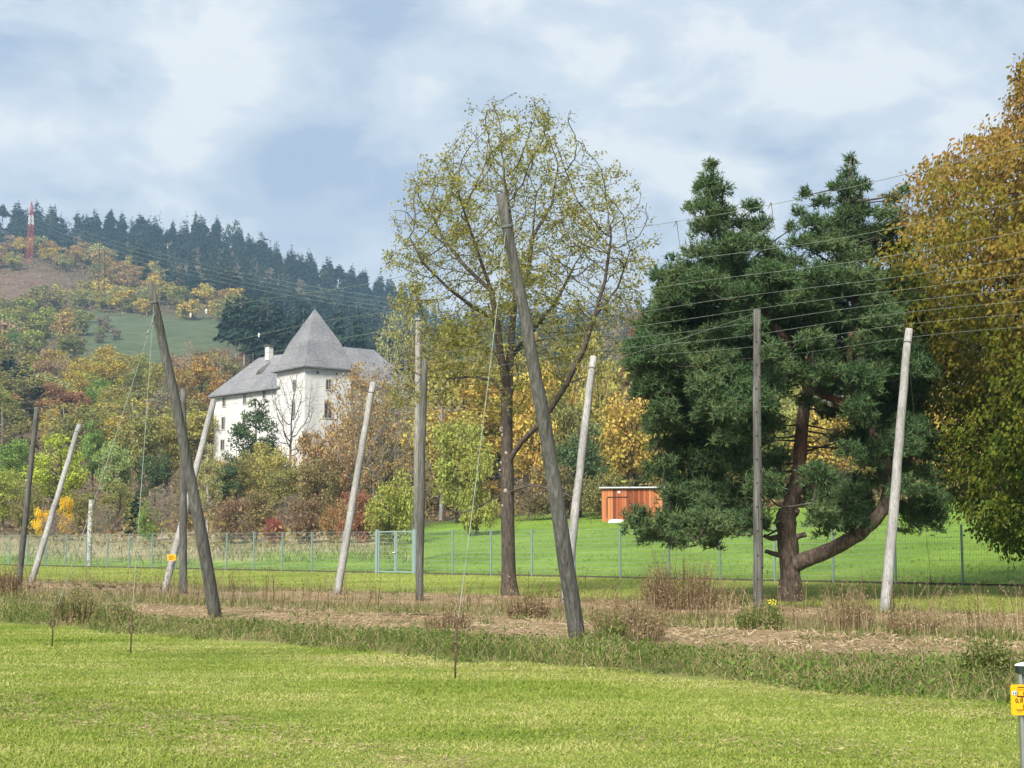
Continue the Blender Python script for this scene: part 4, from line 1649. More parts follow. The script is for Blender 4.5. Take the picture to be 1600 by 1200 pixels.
def skeleton(chains, step):
    """chains: lists of points, each but the first starting on an earlier one -> nodes, parents"""
    nodes, par = [], []
    for ch_ in chains:
        pts = densify(ch_, step)
        if nodes:
            arr = np.array(nodes)
            j_ = int(np.linalg.norm(arr - pts[0], axis=1).argmin())
            prev = j_
            pts = pts[1:]
        else:
            prev = -1
        for p_ in pts:
            nodes.append(p_)
            par.append(prev)
            prev = len(nodes) - 1
    return np.array(nodes), np.array(par)


# ------------------------------------------------------------------ the big half-bare tree
TY0 = 44.0
tb = at(797, 945, TY0)
tb[2] = float(zground(tb[0], tb[1]))
rel = lambda px_, py_, dy=0.0: at(px_, py_, TY0 + dy) - tb
big = thing('autumn_tree', 'big half-bare tree with sparse yellow green leaves behind the tallest pole', 'tree', tb)
chains = [
    [np.array((0, 0, -.2)), rel(795, 900), rel(793, 800), rel(792, 700), rel(792, 620), rel(797, 560, .2), rel(803, 480, .3), rel(806, 430, .4), rel(800, 360, .6), rel(790, 290, .4)],
    [rel(793, 612), rel(783, 560, -.3), rel(775, 500, -.5), rel(768, 455, -.6), rel(745, 390, -.9), rel(725, 330, -1.2)],
    [rel(803, 480, .3), rel(825, 430, .8), rel(832, 370, 1.2), rel(838, 300, 1.3)],
    [rel(793, 722), rel(815, 690, -.4), rel(850, 655, -.9), rel(885, 600, -1.3), rel(912, 545, -1.5), rel(928, 495, -1.6), rel(945, 440, -1.6), rel(955, 370, -1.6)],
    [rel(793, 668), rel(806, 640, -.6), rel(818, 625, -.9)],
    [rel(928, 495, -1.6), rel(965, 450, -1.9), rel(985, 390, -2.2)],
    [rel(885, 600, -1.3), rel(940, 580, -1.9), rel(990, 560, -2.1), rel(1020, 545, -2.2)],
    [rel(792, 620), rel(770, 595, .7), rel(740, 588, 1.3), rel(700, 592, 1.7), rel(660, 588, 2.0), rel(625, 570, 2.1)],
    [rel(775, 500, -.5), rel(740, 480, -1.3), rel(700, 450, -1.9), rel(660, 410, -2.3), rel(640, 370, -2.4)],
    [rel(783, 560, -.3), rel(750, 535, 1.0), rel(710, 520, 1.8), rel(670, 515, 2.2)],
    [rel(768, 455, -.6), rel(730, 420, .8), rel(690, 370, 1.6), rel(670, 320, 1.8)],
    [rel(797, 560, .2), rel(830, 520, 1.6), rel(870, 470, 2.4), rel(900, 410, 2.7)],
    [rel(792, 770), rel(830, 758, -1), rel(870, 765, -1.6), rel(900, 780, -2)],
    [rel(792, 770), rel(760, 785, .8), rel(730, 800, 1.2), rel(712, 800, 1.4)],
    [rel(832, 370, 1.2), rel(862, 320, 1.7), rel(872, 260, 1.8)],
]
nodes, par = skeleton(chains, 0.28)
# crown volume: an uneven dome measured on the photograph
ctr = rel(812, 400)
A_ = []
while len(A_) < 2900:
    v_ = rng.uniform(-1, 1, 3)
    r_ = np.linalg.norm(v_)
    if r_ > 1 or r_ < 0.25:
        continue
    p_ = ctr + v_ * np.array((4.25, 4.0, 4.9))
    if p_[2] < ctr[2] - 3.2 and rng.random() < 0.5:
        continue
    sx = (px_of(p_ + tb))
    if sx[0] > 905 and sx[1] < 225 + (sx[0] - 905) * 0.55:
        continue
    if sx[0] < 720 and sx[1] < 270 - (sx[0] - 720) * 0.65 - 60:
        continue
    A_.append(p_)
for _ in range(160):       # low twigs on the left side and the right arm
    A_.append(rel(rng.uniform(600, 720), rng.uniform(520, 640), rng.uniform(-1, 3)))
for _ in range(90):
    A_.append(rel(rng.uniform(820, 930), rng.uniform(740, 830), rng.uniform(-2.5, 0)))
    A_.append(rel(rng.uniform(690, 770), rng.uniform(640, 820), rng.uniform(-1, 2)))
P_, par_ = colonize(nodes, par, A_, 0.26, 0.32, 2.2, 80, 0.38, 3)
rr = radii(par_, 0.0075, 2.25)
scale_r = 0.225 / rr[0]
rr = np.where(rr > 0.03, 0.03 + (rr - 0.03) * max(0.2, (0.20 - 0.03) / (rr[0] - 0.03)), rr)
hz = P_[:, 2]
trunk_nodes = len(densify(chains[0], .28))
flare = 1 + 0.5 * np.exp(-np.clip(P_[:, 2], 0, None) / 0.35) * (np.arange(len(P_)) < 10)
bg = branch_geo(P_, par_, rr * flare, (12, 7, 5, 3))
bg.build('trunk', M['bark_maple'], big, smooth=True)
for (px_, py_, s_) in ((784.5, 671, .09), (785, 680, .05), (783, 723, .045), (781, 735, .04), (790, 767, .065), (785, 790, .04), (791, 708, .05)):
    c = rel(px_, py_, 0)
    k_ = int(np.linalg.norm(P_ - c, axis=1).argmin())
    c[1] = P_[k_][1] - math.sqrt(max(0.001, rr[k_] ** 2 - (c[0] - P_[k_][0]) ** 2)) + .006
    g = Geo()
    g.tube([c + np.array((0, .06, 0)), c + np.array((0, 0, 0)), c + np.array((0, -.012, 0))], [s_ * 1.0, s_ * .95, s_ * .6], 9, True)
    g.build('cut_scar', M['scar'], big)
tips = np.nonzero((rr < 0.016) & (P_[:, 2] > 4.0))[0]
n_ = 36000
# leaves hang in clusters: twigs are weighted by a slow pattern so some stay bare
pw = 0.5 + 0.5 * np.sin(P_[tips, 0] * 1.7 + 1) * np.sin(P_[tips, 2] * 1.5) + 0.25 * np.sin(P_[tips, 1] * 2)
rx_ = (P_[tips, 0] - ctr[0]) / 4.2
pw = np.clip(pw, 0.06, 1) * np.where(P_[tips, 2] > ctr[2] + 3.9, 0.55, 1) * np.clip(1.2 - 0.55 * np.clip(rx_, 0, 1), .35, 1.2)
i_ = rng.choice(tips, n_, p=pw / pw.sum())
q = P_[i_] + rng.normal(0, 0.085, (n_, 3))
ax = rvec(n_) + np.array((0, 0, -0.35))
g = Geo()
g.leaves(q, ax, rvec(n_) + np.array((0, -0.3, .6)), 0.06 + 0.055 * rng.random(n_), 0.035 + 0.045 * rng.random(n_))
g.build('crown', M['leaf_maple'], big)

# ------------------------------------------------------------------ the pine
PY0 = 40.0
pb = at(1235, 940, PY0)
pb[2] = float(zground(pb[0], pb[1]))
rel = lambda px_, py_, dy=0.0: at(px_, py_, PY0 + dy) - pb
pine = thing('pine_tree', 'dark spreading pine with a low curved limb and sawn stubs', 'tree', pb)
g = Geo()


def limb(pts, rad, n_=10, sm=5):
    """smooth limb through the given points"""
    pts = np.array(pts, float)
    t_ = np.arange(len(pts))
    tt = np.linspace(0, len(pts) - 1, (len(pts) - 1) * sm + 1)
    i0 = np.clip(tt.astype(int), 0, len(pts) - 2)
    f_ = (tt - i0)[:, None]
    pm = np.vstack([2 * pts[0] - pts[1], pts, 2 * pts[-1] - pts[-2]])
    p0, p1, p2, p3 = pm[i0], pm[i0 + 1], pm[i0 + 2], pm[i0 + 3]
    c_ = 0.5 * (2 * p1 + (p2 - p0) * f_ + (2 * p0 - 5 * p1 + 4 * p2 - p3) * f_ ** 2 + (3 * p1 - p0 - 3 * p2 + p3) * f_ ** 3)
    r_ = np.interp(tt, t_, rad) * (1 + rng.normal(0, .045, len(tt)))
    return c_, r_


def add_limb(g_, pts, rad, n_=10, cap=False):
    c_, r_ = limb(pts, rad)
    g_.tube(c_, r_, n_, cap)
    return c_


trunk_c = add_limb(g, [(0, 0, -.25), rel(1235, 915), rel(1234, 880), rel(1230, 840), rel(1228, 808), rel(1232, 796), rel(1243, 765), rel(1249, 725), rel(1252, 680), rel(1256, 640), rel(1262, 605, .1), rel(1240, 550, .5), rel(1205, 500, .8), rel(1165, 440, .9), rel(1130, 380, .9), rel(1116, 320, .9), rel(1112, 256, .9)],
                   [.42, .295, .275, .27, .28, .20, .19, .18, .18, .165, .15, .125, .11, .085, .06, .036, .012], 14)
g.build('trunk', M['bark_pine'], pine, smooth=True)
g = Geo()
low_c = add_limb(g, [rel(1232, 884, 0), rel(1262, 873, -.2), rel(1300, 858, -.4), rel(1340, 835, -.6), rel(1372, 806, -.7), rel(1388, 770, -.7), rel(1385, 725, -.6), rel(1368, 680, -.4), rel(1352, 630, -.1), rel(1345, 560, .2), rel(1335, 480, .4), rel(1328, 390, .5), rel(1327, 300, .5), rel(1330, 246, .5)],
                 [.26, .215, .20, .19, .18, .165, .155, .145, .13, .11, .085, .06, .034, .012], 12)
g.build('curved_limb', M['bark_pine'], pine, smooth=True)
g = Geo()
arch_c = add_limb(g, [rel(1260, 612, .1), rel(1275, 612, -.2), rel(1300, 622, -.5), rel(1320, 632, -.6), rel(1326, 610, -.5), rel(1327, 580, -.4), rel(1330, 520, -.3)], [.12, .115, .11, .12, .11, .10, .07], 9)
g.build('arched_limb', M['bark_pine'], pine, smooth=True)
for pts, r_ in (([rel(1222, 838), rel(1205, 841, -.1), rel(1194, 837, -.15)], (.085, .07, .055)), ([rel(1222, 868), rel(1208, 865, -.1), rel(1196, 861, -.15)], (.08, .065, .05)),
                ([rel(1232, 845), rel(1247, 838, -.1), rel(1260, 835, -.15)], (.11, .08, .07)), ([rel(1230, 812), rel(1222, 800, -.2), rel(1210, 818, -.3)], (.1, .06, .03)), ([rel(1232, 808), rel(1243, 802, -.1), rel(1246, 797, -.2)], (.12, .09, .07))):
    g = Geo()
    add_limb(g, pts, r_, 8, True)
    g.build('sawn_stub', M['bark_pine'], pine, smooth=True)

pads = []      # px, py, rx, ry (pixels)
for q in ((1112, 262, 13, 13), (1108, 284, 20, 14), (1128, 298, 18, 12), (1094, 296, 14, 10), (1098, 324, 26, 13), (1130, 334, 22, 14), (1176, 326, 18, 14), (1190, 350, 18, 12), (1160, 352, 24, 14), (1074, 326, 10, 7), (1108, 358, 36, 17), (1150, 384, 34, 18), (1185, 382, 20, 14), (1092, 396, 30, 16), (1122, 414, 44, 19), (1165, 420, 34, 17), (1062, 424, 18, 11), (1050, 404, 9, 7),
          (1330, 252, 9, 12), (1326, 274, 16, 12), (1344, 292, 16, 11), (1306, 292, 16, 9), (1258, 306, 12, 12), (1286, 318, 18, 12), (1330, 318, 26, 15), (1248, 334, 13, 11), (1236, 358, 13, 9), (1356, 334, 22, 14), (1272, 350, 28, 14), (1312, 354, 36, 17), (1396, 312, 14, 12), (1410, 300, 8, 9), (1384, 338, 22, 14), (1350, 366, 34, 16), (1396, 362, 24, 15), (1250, 382, 28, 14), (1298, 388, 40, 18), (1368, 398, 34, 18), (1408, 392, 24, 18)):
    pads.append((*q, rng.uniform(-1.4, 1.6)))
rows_def = [(440, [(1045, 1420)]), (468, [(1035, 1425)]), (496, [(1020, 1430)]), (524, [(1008, 1440)]), (552, [(1000, 1445)]), (580, [(995, 1445)]), (608, [(1005, 1235), (1285, 1435)]), (636, [(1015, 1215), (1330, 1438)]), (664, [(1030, 1215), (1345, 1440)]),
            (692, [(1040, 1210), (1345, 1446)]), (720, [(1040, 1205), (1300, 1360), (1385, 1452)]), (748, [(1025, 1205), (1265, 1360), (1385, 1456)]), (774, [(1046, 1210), (1260, 1370), (1395, 1458)]), (798, [(1046, 1200), (1270, 1360), (1400, 1458)]), (820, [(985, 1190), (1290, 1340), (1410, 1455)]), (832, [(1000, 1110)])]
for _ in range(46):
    y_ = rng.uniform(420, 800)
    x_ = np.interp(y_, [420, 560, 680, 760, 800], [1042, 990, 1035, 1056, 1060]) + rng.uniform(-16, 12) if rng.random() < .6 else np.interp(y_, [420, 560, 680, 800], [1420, 1436, 1446, 1460]) + rng.uniform(-12, 14)
    pads.append((x_, y_, rng.uniform(12, 20), rng.uniform(8, 13), rng.uniform(-1.2, 1.2)))
for q in ((1042, 812, 18, 12, -.6), (1066, 785, 20, 16, -.2), (1112, 312, 20, 18, .9), (1120, 345, 26, 18, .9), (1135, 385, 30, 20, .9), (1328, 300, 18, 18, .5), (1328, 335, 26, 18, .5), (1330, 372, 34, 20, .5), (1332, 405, 40, 20, .4), (1145, 410, 34, 20, .8), (1180, 360, 22, 14, .4), (1282, 372, 30, 16, .4), (1380, 365, 26, 16, .2), (1068, 440, 24, 14, .3), (1215, 430, 30, 18, .5), (1240, 412, 26, 14, .8), (1205, 405, 26, 16, .2), (1225, 446, 36, 18, -.4), (1212, 470, 36, 18, .6), (1200, 390, 18, 12, .6), (1300, 648, 26, 18, 1.2), (1205, 668, 26, 20, -.8), (1222, 716, 22, 16, 1.0), (1320, 690, 26, 18, .6), (1215, 770, 24, 14, .9), (1290, 780, 30, 16, -.5), (1262, 630, 22, 14, -1.2)):
    pads.append(q)
for x_ in (1010, 1032, 1056, 1082, 1104, 1130, 1160, 1186):
    pads.append((x_ + rng.uniform(-6, 6), 838 + rng.uniform(-10, 14) - (0 if x_ < 1120 else 16), rng.uniform(14, 22), rng.uniform(9, 14), rng.uniform(-1, .6)))
for y_, spans in rows_def:
    for x0_, x1_ in spans:
        x_ = x0_ + rng.uniform(10, 25)
        while x_ < x1_:
            dmax = 3.6 * math.sqrt(max(0.08, 1 - ((x_ - 1230) / 240.0) ** 2))
            for rep in range(2 if y_ < 700 else 1):
                dy_ = rng.uniform(-1, 1) * dmax
                pads.append((x_ + rng.uniform(-10, 10), y_ + rng.uniform(-12, 10), rng.uniform(24, 38), rng.uniform(17, 26), dy_))
            x_ += rng.uniform(29, 42)
spine = np.vstack([trunk_c[24:], low_c[24:], arch_c[8:]])
gb_, gn = Geo(), Geo()
pc = []
for q in pads:
    c = rel(q[0], q[1], q[4])
    pc.append((np.linalg.norm(spine - c, axis=1).min(), q, c))
pc.sort(key=lambda q_: q_[0])
hubs = [p_ for p_ in spine[::2]]
for dist_, (x_, y_, rx_, ry_, dy_), c in pc:
    s_ = (PY0 + dy_) / F
    ax_, az_ = rx_ * s_, ry_ * s_
    H_arr = np.array(hubs)
    dv = c - H_arr
    cost = np.linalg.norm(dv, axis=1) + 0.8 * np.clip(-dv[:, 2], 0, None)
    if y_ < 430:
        cost[len(spine[::2]):] += 50
    src = H_arr[cost.argmin()]
    mid_ = (src + c) / 2 + np.array((0, 0, -0.10)) + rng.normal(0, .14, 3)
    L_ = np.linalg.norm(c - src)
    cc_, r_ = limb([src, mid_, c], [0.018 + 0.012 * L_, 0.014 + 0.007 * L_, 0.012])
    gb_.tube(cc_, r_, 5)
    hubs.append(c)
    hubs.append(mid_)
    m_ = int((150 if y_ < 430 else 125) * (rx_ / 28) * (ry_ / 18))
    d_ = rvec(m_)
    d_[:, 2] = np.abs(d_[:, 2]) * 1.0 - 0.8 * (rng.random(m_) < .45)
    q_ = c + d_ * np.array((ax_, ax_ * 1.05, az_)) * (rng.random((m_, 1)) ** 0.45)
    # twigs to some of the tufts
    for k_ in range(0, m_, 9):
        gb_.tube([c + (q_[k_] - c) * 0.1, (c + q_[k_]) / 2 + rng.normal(0, .03, 3), q_[k_]], [0.010, 0.007, 0.005], 3)
    od = (q_ - c) / np.array((ax_, ax_, az_))
    tdir = od * 0.9 + np.array((0, 0, 0.75)) + rvec(m_) * 0.35
    tdir /= np.linalg.norm(tdir, axis=1, keepdims=True)
    nn_ = 8
    base_ = np.repeat(q_, nn_, 0)
    td = np.repeat(tdir, nn_, 0)
    dirs = td * rng.uniform(.15, 1.0, (len(td), 1)) + rvec(len(td)) * 0.8
    dirs /= np.linalg.norm(dirs, axis=1, keepdims=True)
    base_ = base_ + td * rng.uniform(-.06, .10, (len(td), 1))
    ln = rng.uniform(.10, .20, (len(td), 1))
    sd_ = np.cross(dirs, rvec(len(td)))
    sd_ /= np.linalg.norm(sd_, axis=1, keepdims=True) + 1e-9
    gn.tris(base_ - sd_ * .016, base_ + sd_ * .016, base_ + dirs * ln)
for _ in range(34):   # dead twigs in the open middle of the crown
    a_ = trunk_c[rng.integers(28, 50)]
    e_ = a_ + np.array((rng.uniform(-1.3, 1.8), rng.uniform(-1, 1), rng.uniform(-.5, .5)))
    gb_.tube([a_, (a_ + e_) / 2 + rng.normal(0, .12, 3), e_], [0.03, 0.02, 0.006], 4)
gb_.build('branches', M['bark_dark'], pine)
gn.build('crown', M['needle'], pine)

# ------------------------------------------------------------------ the orange hornbeam
HY0 = 40.0
hb = at(1735, 935, HY0)
hb[2] = float(zground(hb[0], hb[1]))
horn = thing('hornbeam_tree', 'orange and green tree with dense drooping leaves behind the palest pole', 'tree', hb)
outline = [(1622, 95), (1612, 150), (1600, 190), (1515, 222), (1450, 262), (1420, 300), (1398, 350), (1370, 400), (1358, 440), (1360, 480), (1380, 520), (1432, 550), (1455, 600), (1462, 660), (1472, 710), (1486, 760), (1520, 800), (1550, 835), (1590, 862)]
oz = np.array([at(1600, y_, HY0)[2] - hb[2] for _, y_ in outline])[::-1]
orr = np.array([(1735 - x_) * HY0 / F for x_, _ in outline])[::-1]
ztop = at(1735, 40, HY0)[2] - hb[2]
oz = np.append(oz, ztop)
orr = np.append(orr, 0.3)
lobes = rng.uniform(0, 6.28, 6)


def horn_r(z_, ph):
    base = np.interp(z_, oz, orr)
    w_ = 1 + 0.10 * np.sin(3 * ph + lobes[0] + z_ * .5) + 0.07 * np.sin(5 * ph + lobes[1] - z_ * .9) + 0.05 * np.sin(9 * ph + lobes[2] + z_ * 2.1) + 0.07 * np.sin(13 * ph + lobes[3]) * np.sin(z_ * 3.3 + lobes[4])
    keep = np.abs(np.angle(np.exp(1j * (ph - math.pi)))) < 0.5       # the side measured in the photograph
    return base * np.where(keep, 1 - 0.02 + 0.06 * np.sin(z_ * 4.7) * np.sin(z_ * 1.9), w_)


g = Geo()
trunk_pts = [(0, 0, -.2), (0.05, 0, 2), (0, 0.1, 5), (0.1, 0, 9), (0, 0, ztop - 1)]
g.tube(trunk_pts, [.42, .34, .26, .15, .03], 12)
gl = Geo()
n_cl = 8200
zs = rng.uniform(oz[0], ztop, n_cl * 4)
acc_ = rng.random(len(zs)) < np.interp(zs, oz, orr) / 7.0
zs = zs[acc_][:n_cl]
n_cl = len(zs)
ph = rng.uniform(0, 2 * math.pi, n_cl)
# the far side away from the viewer and beyond the frame can be thinner
Rm = horn_r(zs, ph)
fr_ = rng.random(n_cl) ** 0.42
rad_ = Rm * fr_
cpos = np.stack([np.cos(ph) * rad_, np.sin(ph) * rad_, zs], 1)
outd = np.stack([np.cos(ph), np.sin(ph), np.zeros(n_cl)], 1)
for k_ in range(0, n_cl, 14):
    z0_ = max(0.8, zs[k_] - 0.5 * rad_[k_] - .3)
    if rad_[k_] > .8:
        g.tube([np.array((0, 0, z0_)), cpos[k_] * np.array((.5, .5, 0)) + np.array((0, 0, (z0_ + zs[k_]) / 2 + .1)), cpos[k_]], [0.012 + 0.012 * rad_[k_], .02, .006], 4)
g.build('trunk', M['bark_dark'], horn, smooth=True)
per = 24
sdir = outd * 0.75 + rvec(n_cl) * 0.6 + np.array((0, 0, -0.12))
sdir /= np.linalg.norm(sdir, axis=1, keepdims=True)
cp_ = np.repeat(cpos, per, 0)
sd2 = np.repeat(sdir, per, 0)
tpar = rng.uniform(-0.4, 0.4, (len(cp_), 1))
q = cp_ + sd2 * tpar + rng.normal(0, .085, cp_.shape)
q[:, 2] -= 0.25 * np.abs(tpar[:, 0]) * (tpar[:, 0] > 0)
m_ = len(q)
inside = np.linalg.norm(q[:, :2], axis=1) < np.repeat(Rm, per) * 1.02 + .10
qpx = 800 + F * (q[:, 0] + hb[0]) / (q[:, 1] + hb[1])
inside &= (qpx < 1660) | (rng.random(len(q)) < .45)
q, sd2 = q[inside], sd2[inside]
m_ = len(q)
gl.leaves(q, sd2 * .5 + rvec(m_) * .6 + np.array((0, 0, -.7)), rvec(m_) * .7 + np.repeat(outd, per, 0)[inside] * .7, 0.10 + 0.06 * rng.random(m_), 0.058 + 0.032 * rng.random(m_))
gl.build('crown', M['leaf_hornbeam'], horn)


# ------------------------------------------------------------------ woodland trees: a few grown forms, then copies
def leafy(seed, h, rx_, z0f, nb, nl, leaf, form='round', twigs=True, hole=0.0):
    """one grown form of a leafy tree, height h: (trunk mesh, crown mesh)"""
    g_ = np.random.default_rng(seed)
    zc_, zr_ = h * (1 + z0f) / 2, h * (1 - z0f) / 2
    cs, rs = [], []
    while len(cs) < nb:
        v_ = g_.uniform(-1, 1, 3)
        r_ = np.linalg.norm(v_)
        if r_ > 1 or r_ < 0.35:
            continue
        k_ = 1.0
        if form == 'oval':
            k_ = 0.75 + 0.25 * (1 - v_[2])
        if form == 'cone':
            k_ = 0.25 + 0.75 * (1 - v_[2]) / 2
        cs.append((v_[0] * rx_ * .8 * k_, v_[1] * rx_ * .8 * k_, zc_ + v_[2] * zr_ * .86))
        rs.append(g_.uniform(.2, .36) * rx_ * (0.7 + .3 * k_))
    cs, rs = np.array(cs), np.array(rs)
    gt = Geo()
    gt.tube([(0, 0, -h * .04), (g_.normal(0, .02) * h, 0, h * .3), (g_.normal(0, .02) * h, g_.normal(0, .02) * h, h * .62), (0, 0, h * .9)], [h * .022, h * .016, h * .009, h * .002], 6)
    if twigs:
        for c_ in cs[::2]:
            s_ = np.array((0, 0, max(h * .15, c_[2] - np.hypot(c_[0], c_[1]) * 1.1)))
            gt.tube([s_, (s_ + c_) / 2 + np.array((0, 0, -.03 * h)), c_ * np.array((1.1, 1.1, 1.0))], [h * .008, h * .005, h * .002], 4)
    idx = g_.choice(nb, nl, p=rs ** 2 / (rs ** 2).sum())
    d_ = g_.normal(size=(nl, 3))
    d_ /= np.linalg.norm(d_, axis=1, keepdims=True)
    q_ = cs[idx] + d_ * rs[idx][:, None] * (g_.random((nl, 1)) ** .4) * np.array((1.1, 1.1, .8))
    ax_ = g_.normal(size=(nl, 3)) + d_ * .5 + np.array((0, 0, -.3))
    nr_ = d_ + g_.normal(size=(nl, 3)) * .6
    gc_ = Geo()
    gc_.leaves(q_, ax_, nr_, leaf * (.7 + .6 * g_.random(nl)), leaf * (.45 + .4 * g_.random(nl)))
    return gt, gc_


def bare(seed, h, rx_, na, leaf_n=0, leaf=.2, tip=0.012):
    g_ = np.random.default_rng(seed)
    A_ = []
    while len(A_) < na:
        v_ = g_.uniform(-1, 1, 3)
        if np.linalg.norm(v_) < 1:
            A_.append((v_[0] * rx_, v_[1] * rx_, h * .62 + v_[2] * h * .38))
    nodes_ = [np.array((0, 0, z_)) for z_ in np.arange(-.3, h * .42, h * .035)]
    P2_, pr = colonize(np.array(nodes_), np.array([-1] + list(range(len(nodes_) - 1))), np.array(A_), h * .035, h * .045, h * .4, 60, .1, seed)
    r_ = radii(pr, tip, 2.3)
    gt = branch_geo(P2_, pr, r_, (7, 5, 3, 3))
    gc_ = Geo()
    if leaf_n:
        tips_ = np.nonzero(r_ < tip * 2.2)[0]
        i2 = g_.choice(tips_, leaf_n)
        q_ = P2_[i2] + g_.normal(0, h * .018, (leaf_n, 3))
        gc_.leaves(q_, g_.normal(size=(leaf_n, 3)) + np.array((0, 0, -.3)), g_.normal(size=(leaf_n, 3)), leaf * (.7 + .6 * g_.random(leaf_n)), leaf * (.5 + .4 * g_.random(leaf_n)))
    return gt, gc_


def spruce(seed, h, rx_, n_b, z0f=.06, pieces=3):
    g_ = np.random.default_rng(seed)
    gt = Geo()
    gt.tube([(0, 0, -.5), (0, 0, h * .5), (0, 0, h * .97)], [h * .014, h * .009, h * .001], 5)
    u_ = 1 - np.sqrt(g_.random(n_b))
    z_ = h * (z0f + (1 - z0f) * u_)
    an = g_.uniform(0, 6.283, n_b)
    e1, e2, e3 = g_.uniform(0, 6.28, 3)
    Rz = rx_ * (1 - u_) ** g_.uniform(.55, .95) * (.6 + .5 * g_.random(n_b)) * (1 + .28 * np.sin(an + e1 + 5 * u_) + .22 * np.sin(u_ * 23 + e2) + .15 * np.sin(2 * an + e3)) + .012 * h
    dr = np.stack([np.cos(an), np.sin(an), -0.28 - .25 * g_.random(n_b)], 1)
    gc_ = Geo()
    st = np.stack([np.cos(an) * Rz * .12, np.sin(an) * Rz * .12, z_], 1)
    for k_ in range(pieces):
        t_ = k_ / pieces
        q_ = st + dr * (Rz * t_)[:, None]
        sid = np.stack([-np.sin(an), np.cos(an), 0 * an], 1) * g_.choice((-1, 1), n_b)[:, None]
        a2 = dr + sid * g_.uniform(-.5, .9, (n_b, 1)) + np.array((0, 0, -.15))
        gc_.leaves(q_, a2, np.array((0, 0, 1.)) + g_.normal(0, .4, (n_b, 3)), Rz * (1.15 - t_) * .75 + .01 * h, Rz * .34 + .012 * h)
    return gt, gc_


FORMS = {}


def form(name, pair, h, r_, leaf_m, bark):
    FORMS[name] = (pair[0].mesh('trunk', M[bark]), pair[1].mesh('crown', leaf_m) if pair[1].n else None, h, r_)


for i in range(4):
    form(f'round{i}', leafy(20 + i, 12, 4.6, .12, 34, 4200, .42), 12, 4.6, M['leaf_obj'], 'bark_dark')
for i in range(3):
    form(f'oval{i}', leafy(30 + i, 14, 3.8, .10, 34, 4200, .40, 'oval'), 14, 3.8, M['leaf_obj'], 'bark_dark')
for i in range(3):
    form(f'bush{i}', leafy(40 + i, 5, 3.0, .0, 26, 3600, .26), 5, 3.0, M['leaf_obj'], 'bark_dark')
for i in range(2):
    form(f'thin{i}', leafy(50 + i, 12, 4.0, .12, 30, 1500, .34), 12, 4.0, M['leaf_obj'], 'bark_grey')
for i in range(3):
    form(f'bare{i}', bare(60 + i, 12, 4.6, 560, 3600, .24, .018), 12, 4.6, M['leaf_obj'], 'bark_grey')
form('naked', bare(66, 12, 4.6, 620, 0, .2, .018), 12, 4.6, M['leaf_obj'], 'bark_dark')
form('birch', leafy(70, 13, 2.9, .15, 30, 3000, .30, 'oval'), 13, 2.9, M['leaf_obj'], 'bark_pale')
for i in range(6):
    form(f'spruce{i}', spruce(80 + i, 24, 4.0, 380), 24, 4.0, M['needle_far'], 'bark_dark')
for i in range(2):
    form(f'tall{i}', spruce(90 + i, 26, 3.4, 260, .56), 26, 3.4, M['needle_far'], 'bark_pale')
for i in range(3):
    form(f'far{i}', leafy(100 + i, 11, 4.8, .05, 22, 1100, .8), 11, 4.8, M['leaf_far'], 'bark_dark')

COL = {'lime': (.21, .235, .035), 'green': (.105, .15, .04), 'yellow green': (.165, .175, .042), 'olive': (.125, .12, .042), 'pale green': (.14, .17, .06), 'dark green': (.05, .072, .032), 'rust': (.165, .080, .050), 'golden': (.265, .19, .05),
       'yellow': (.48, .33, .03), 'pink brown': (.20, .13, .09), 'orange': (.245, .145, .055), 'orange brown': (.20, .13, .06), 'brown': (.14, .098, .058), 'grey brown': (.155, .13, .10), 'purple brown': (.145, .11, .095), 'red': (.17, .055, .045),
       'golden olive': (.185, .16, .05), 'brown olive': (.135, .112, .052), 'pale olive': (.18, .17, .075), 'spruce': (.024, .042, .028)}
NAMES = {'round': 'tree', 'oval': 'tree', 'bush': 'bush', 'thin': 'tree', 'bare': 'tree', 'naked': 'bare_tree', 'birch': 'birch_tree', 'spruce': 'spruce_tree', 'tall': 'spruce_tree', 'far': 'tree'}


AUTO = []


def plant(fname, loc, h, w, colr, label, group=None, rot=None, name=None):
    tm, cm, H_, R_ = FORMS[fname]
    k_ = fname.rstrip('0123456789')
    colr = tuple(q_ * (2.1 if (k_ not in ('spruce', 'tall') and colr[1] >= colr[0] * .85 and loc[1] < 260) else 1.75 if k_ not in ('spruce', 'tall') else 1.15) for q_ in colr)
    if k_ not in ('spruce', 'tall') and loc[1] > 190:
        colr = (colr[0] * 1.02, colr[1] * 1.05, colr[2] * .88)
    nm = name or ('leafy_tree' if NAMES[k_] == 'tree' else NAMES[k_])
    o_ = thing(nm, label, nm.split('_')[-1], loc, group)
    o_.scale = (w / (2 * R_), w / (2 * R_), h / H_)
    o_.rotation_euler = (0, 0, rng.uniform(0, 6.28) if rot is None else rot)
    link('trunk', tm, o_)
    if cm is not None:
        c_ = link('crown', cm, o_)
        j_ = rng.uniform(.88, 1.14)
        c_.color = (min(1, colr[0] * j_), min(1, colr[1] * j_), min(1, colr[2] * j_), 1)
    return o_


def tree_px(x_, yt, yb, w_, cname, fname, label, Y=None, name=None):
    Y = ground_at_px(x_, yb) if Y is None else Y
    top = at(x_, yt, Y)
    z_ = float(zground(top[0], top[1]))
    return plant(fname, (top[0], top[1], z_ - .1), (top[2] - z_) * 1.03, w_ * Y / F, COL[cname], label, 'trees of the wooded slope', name=name)


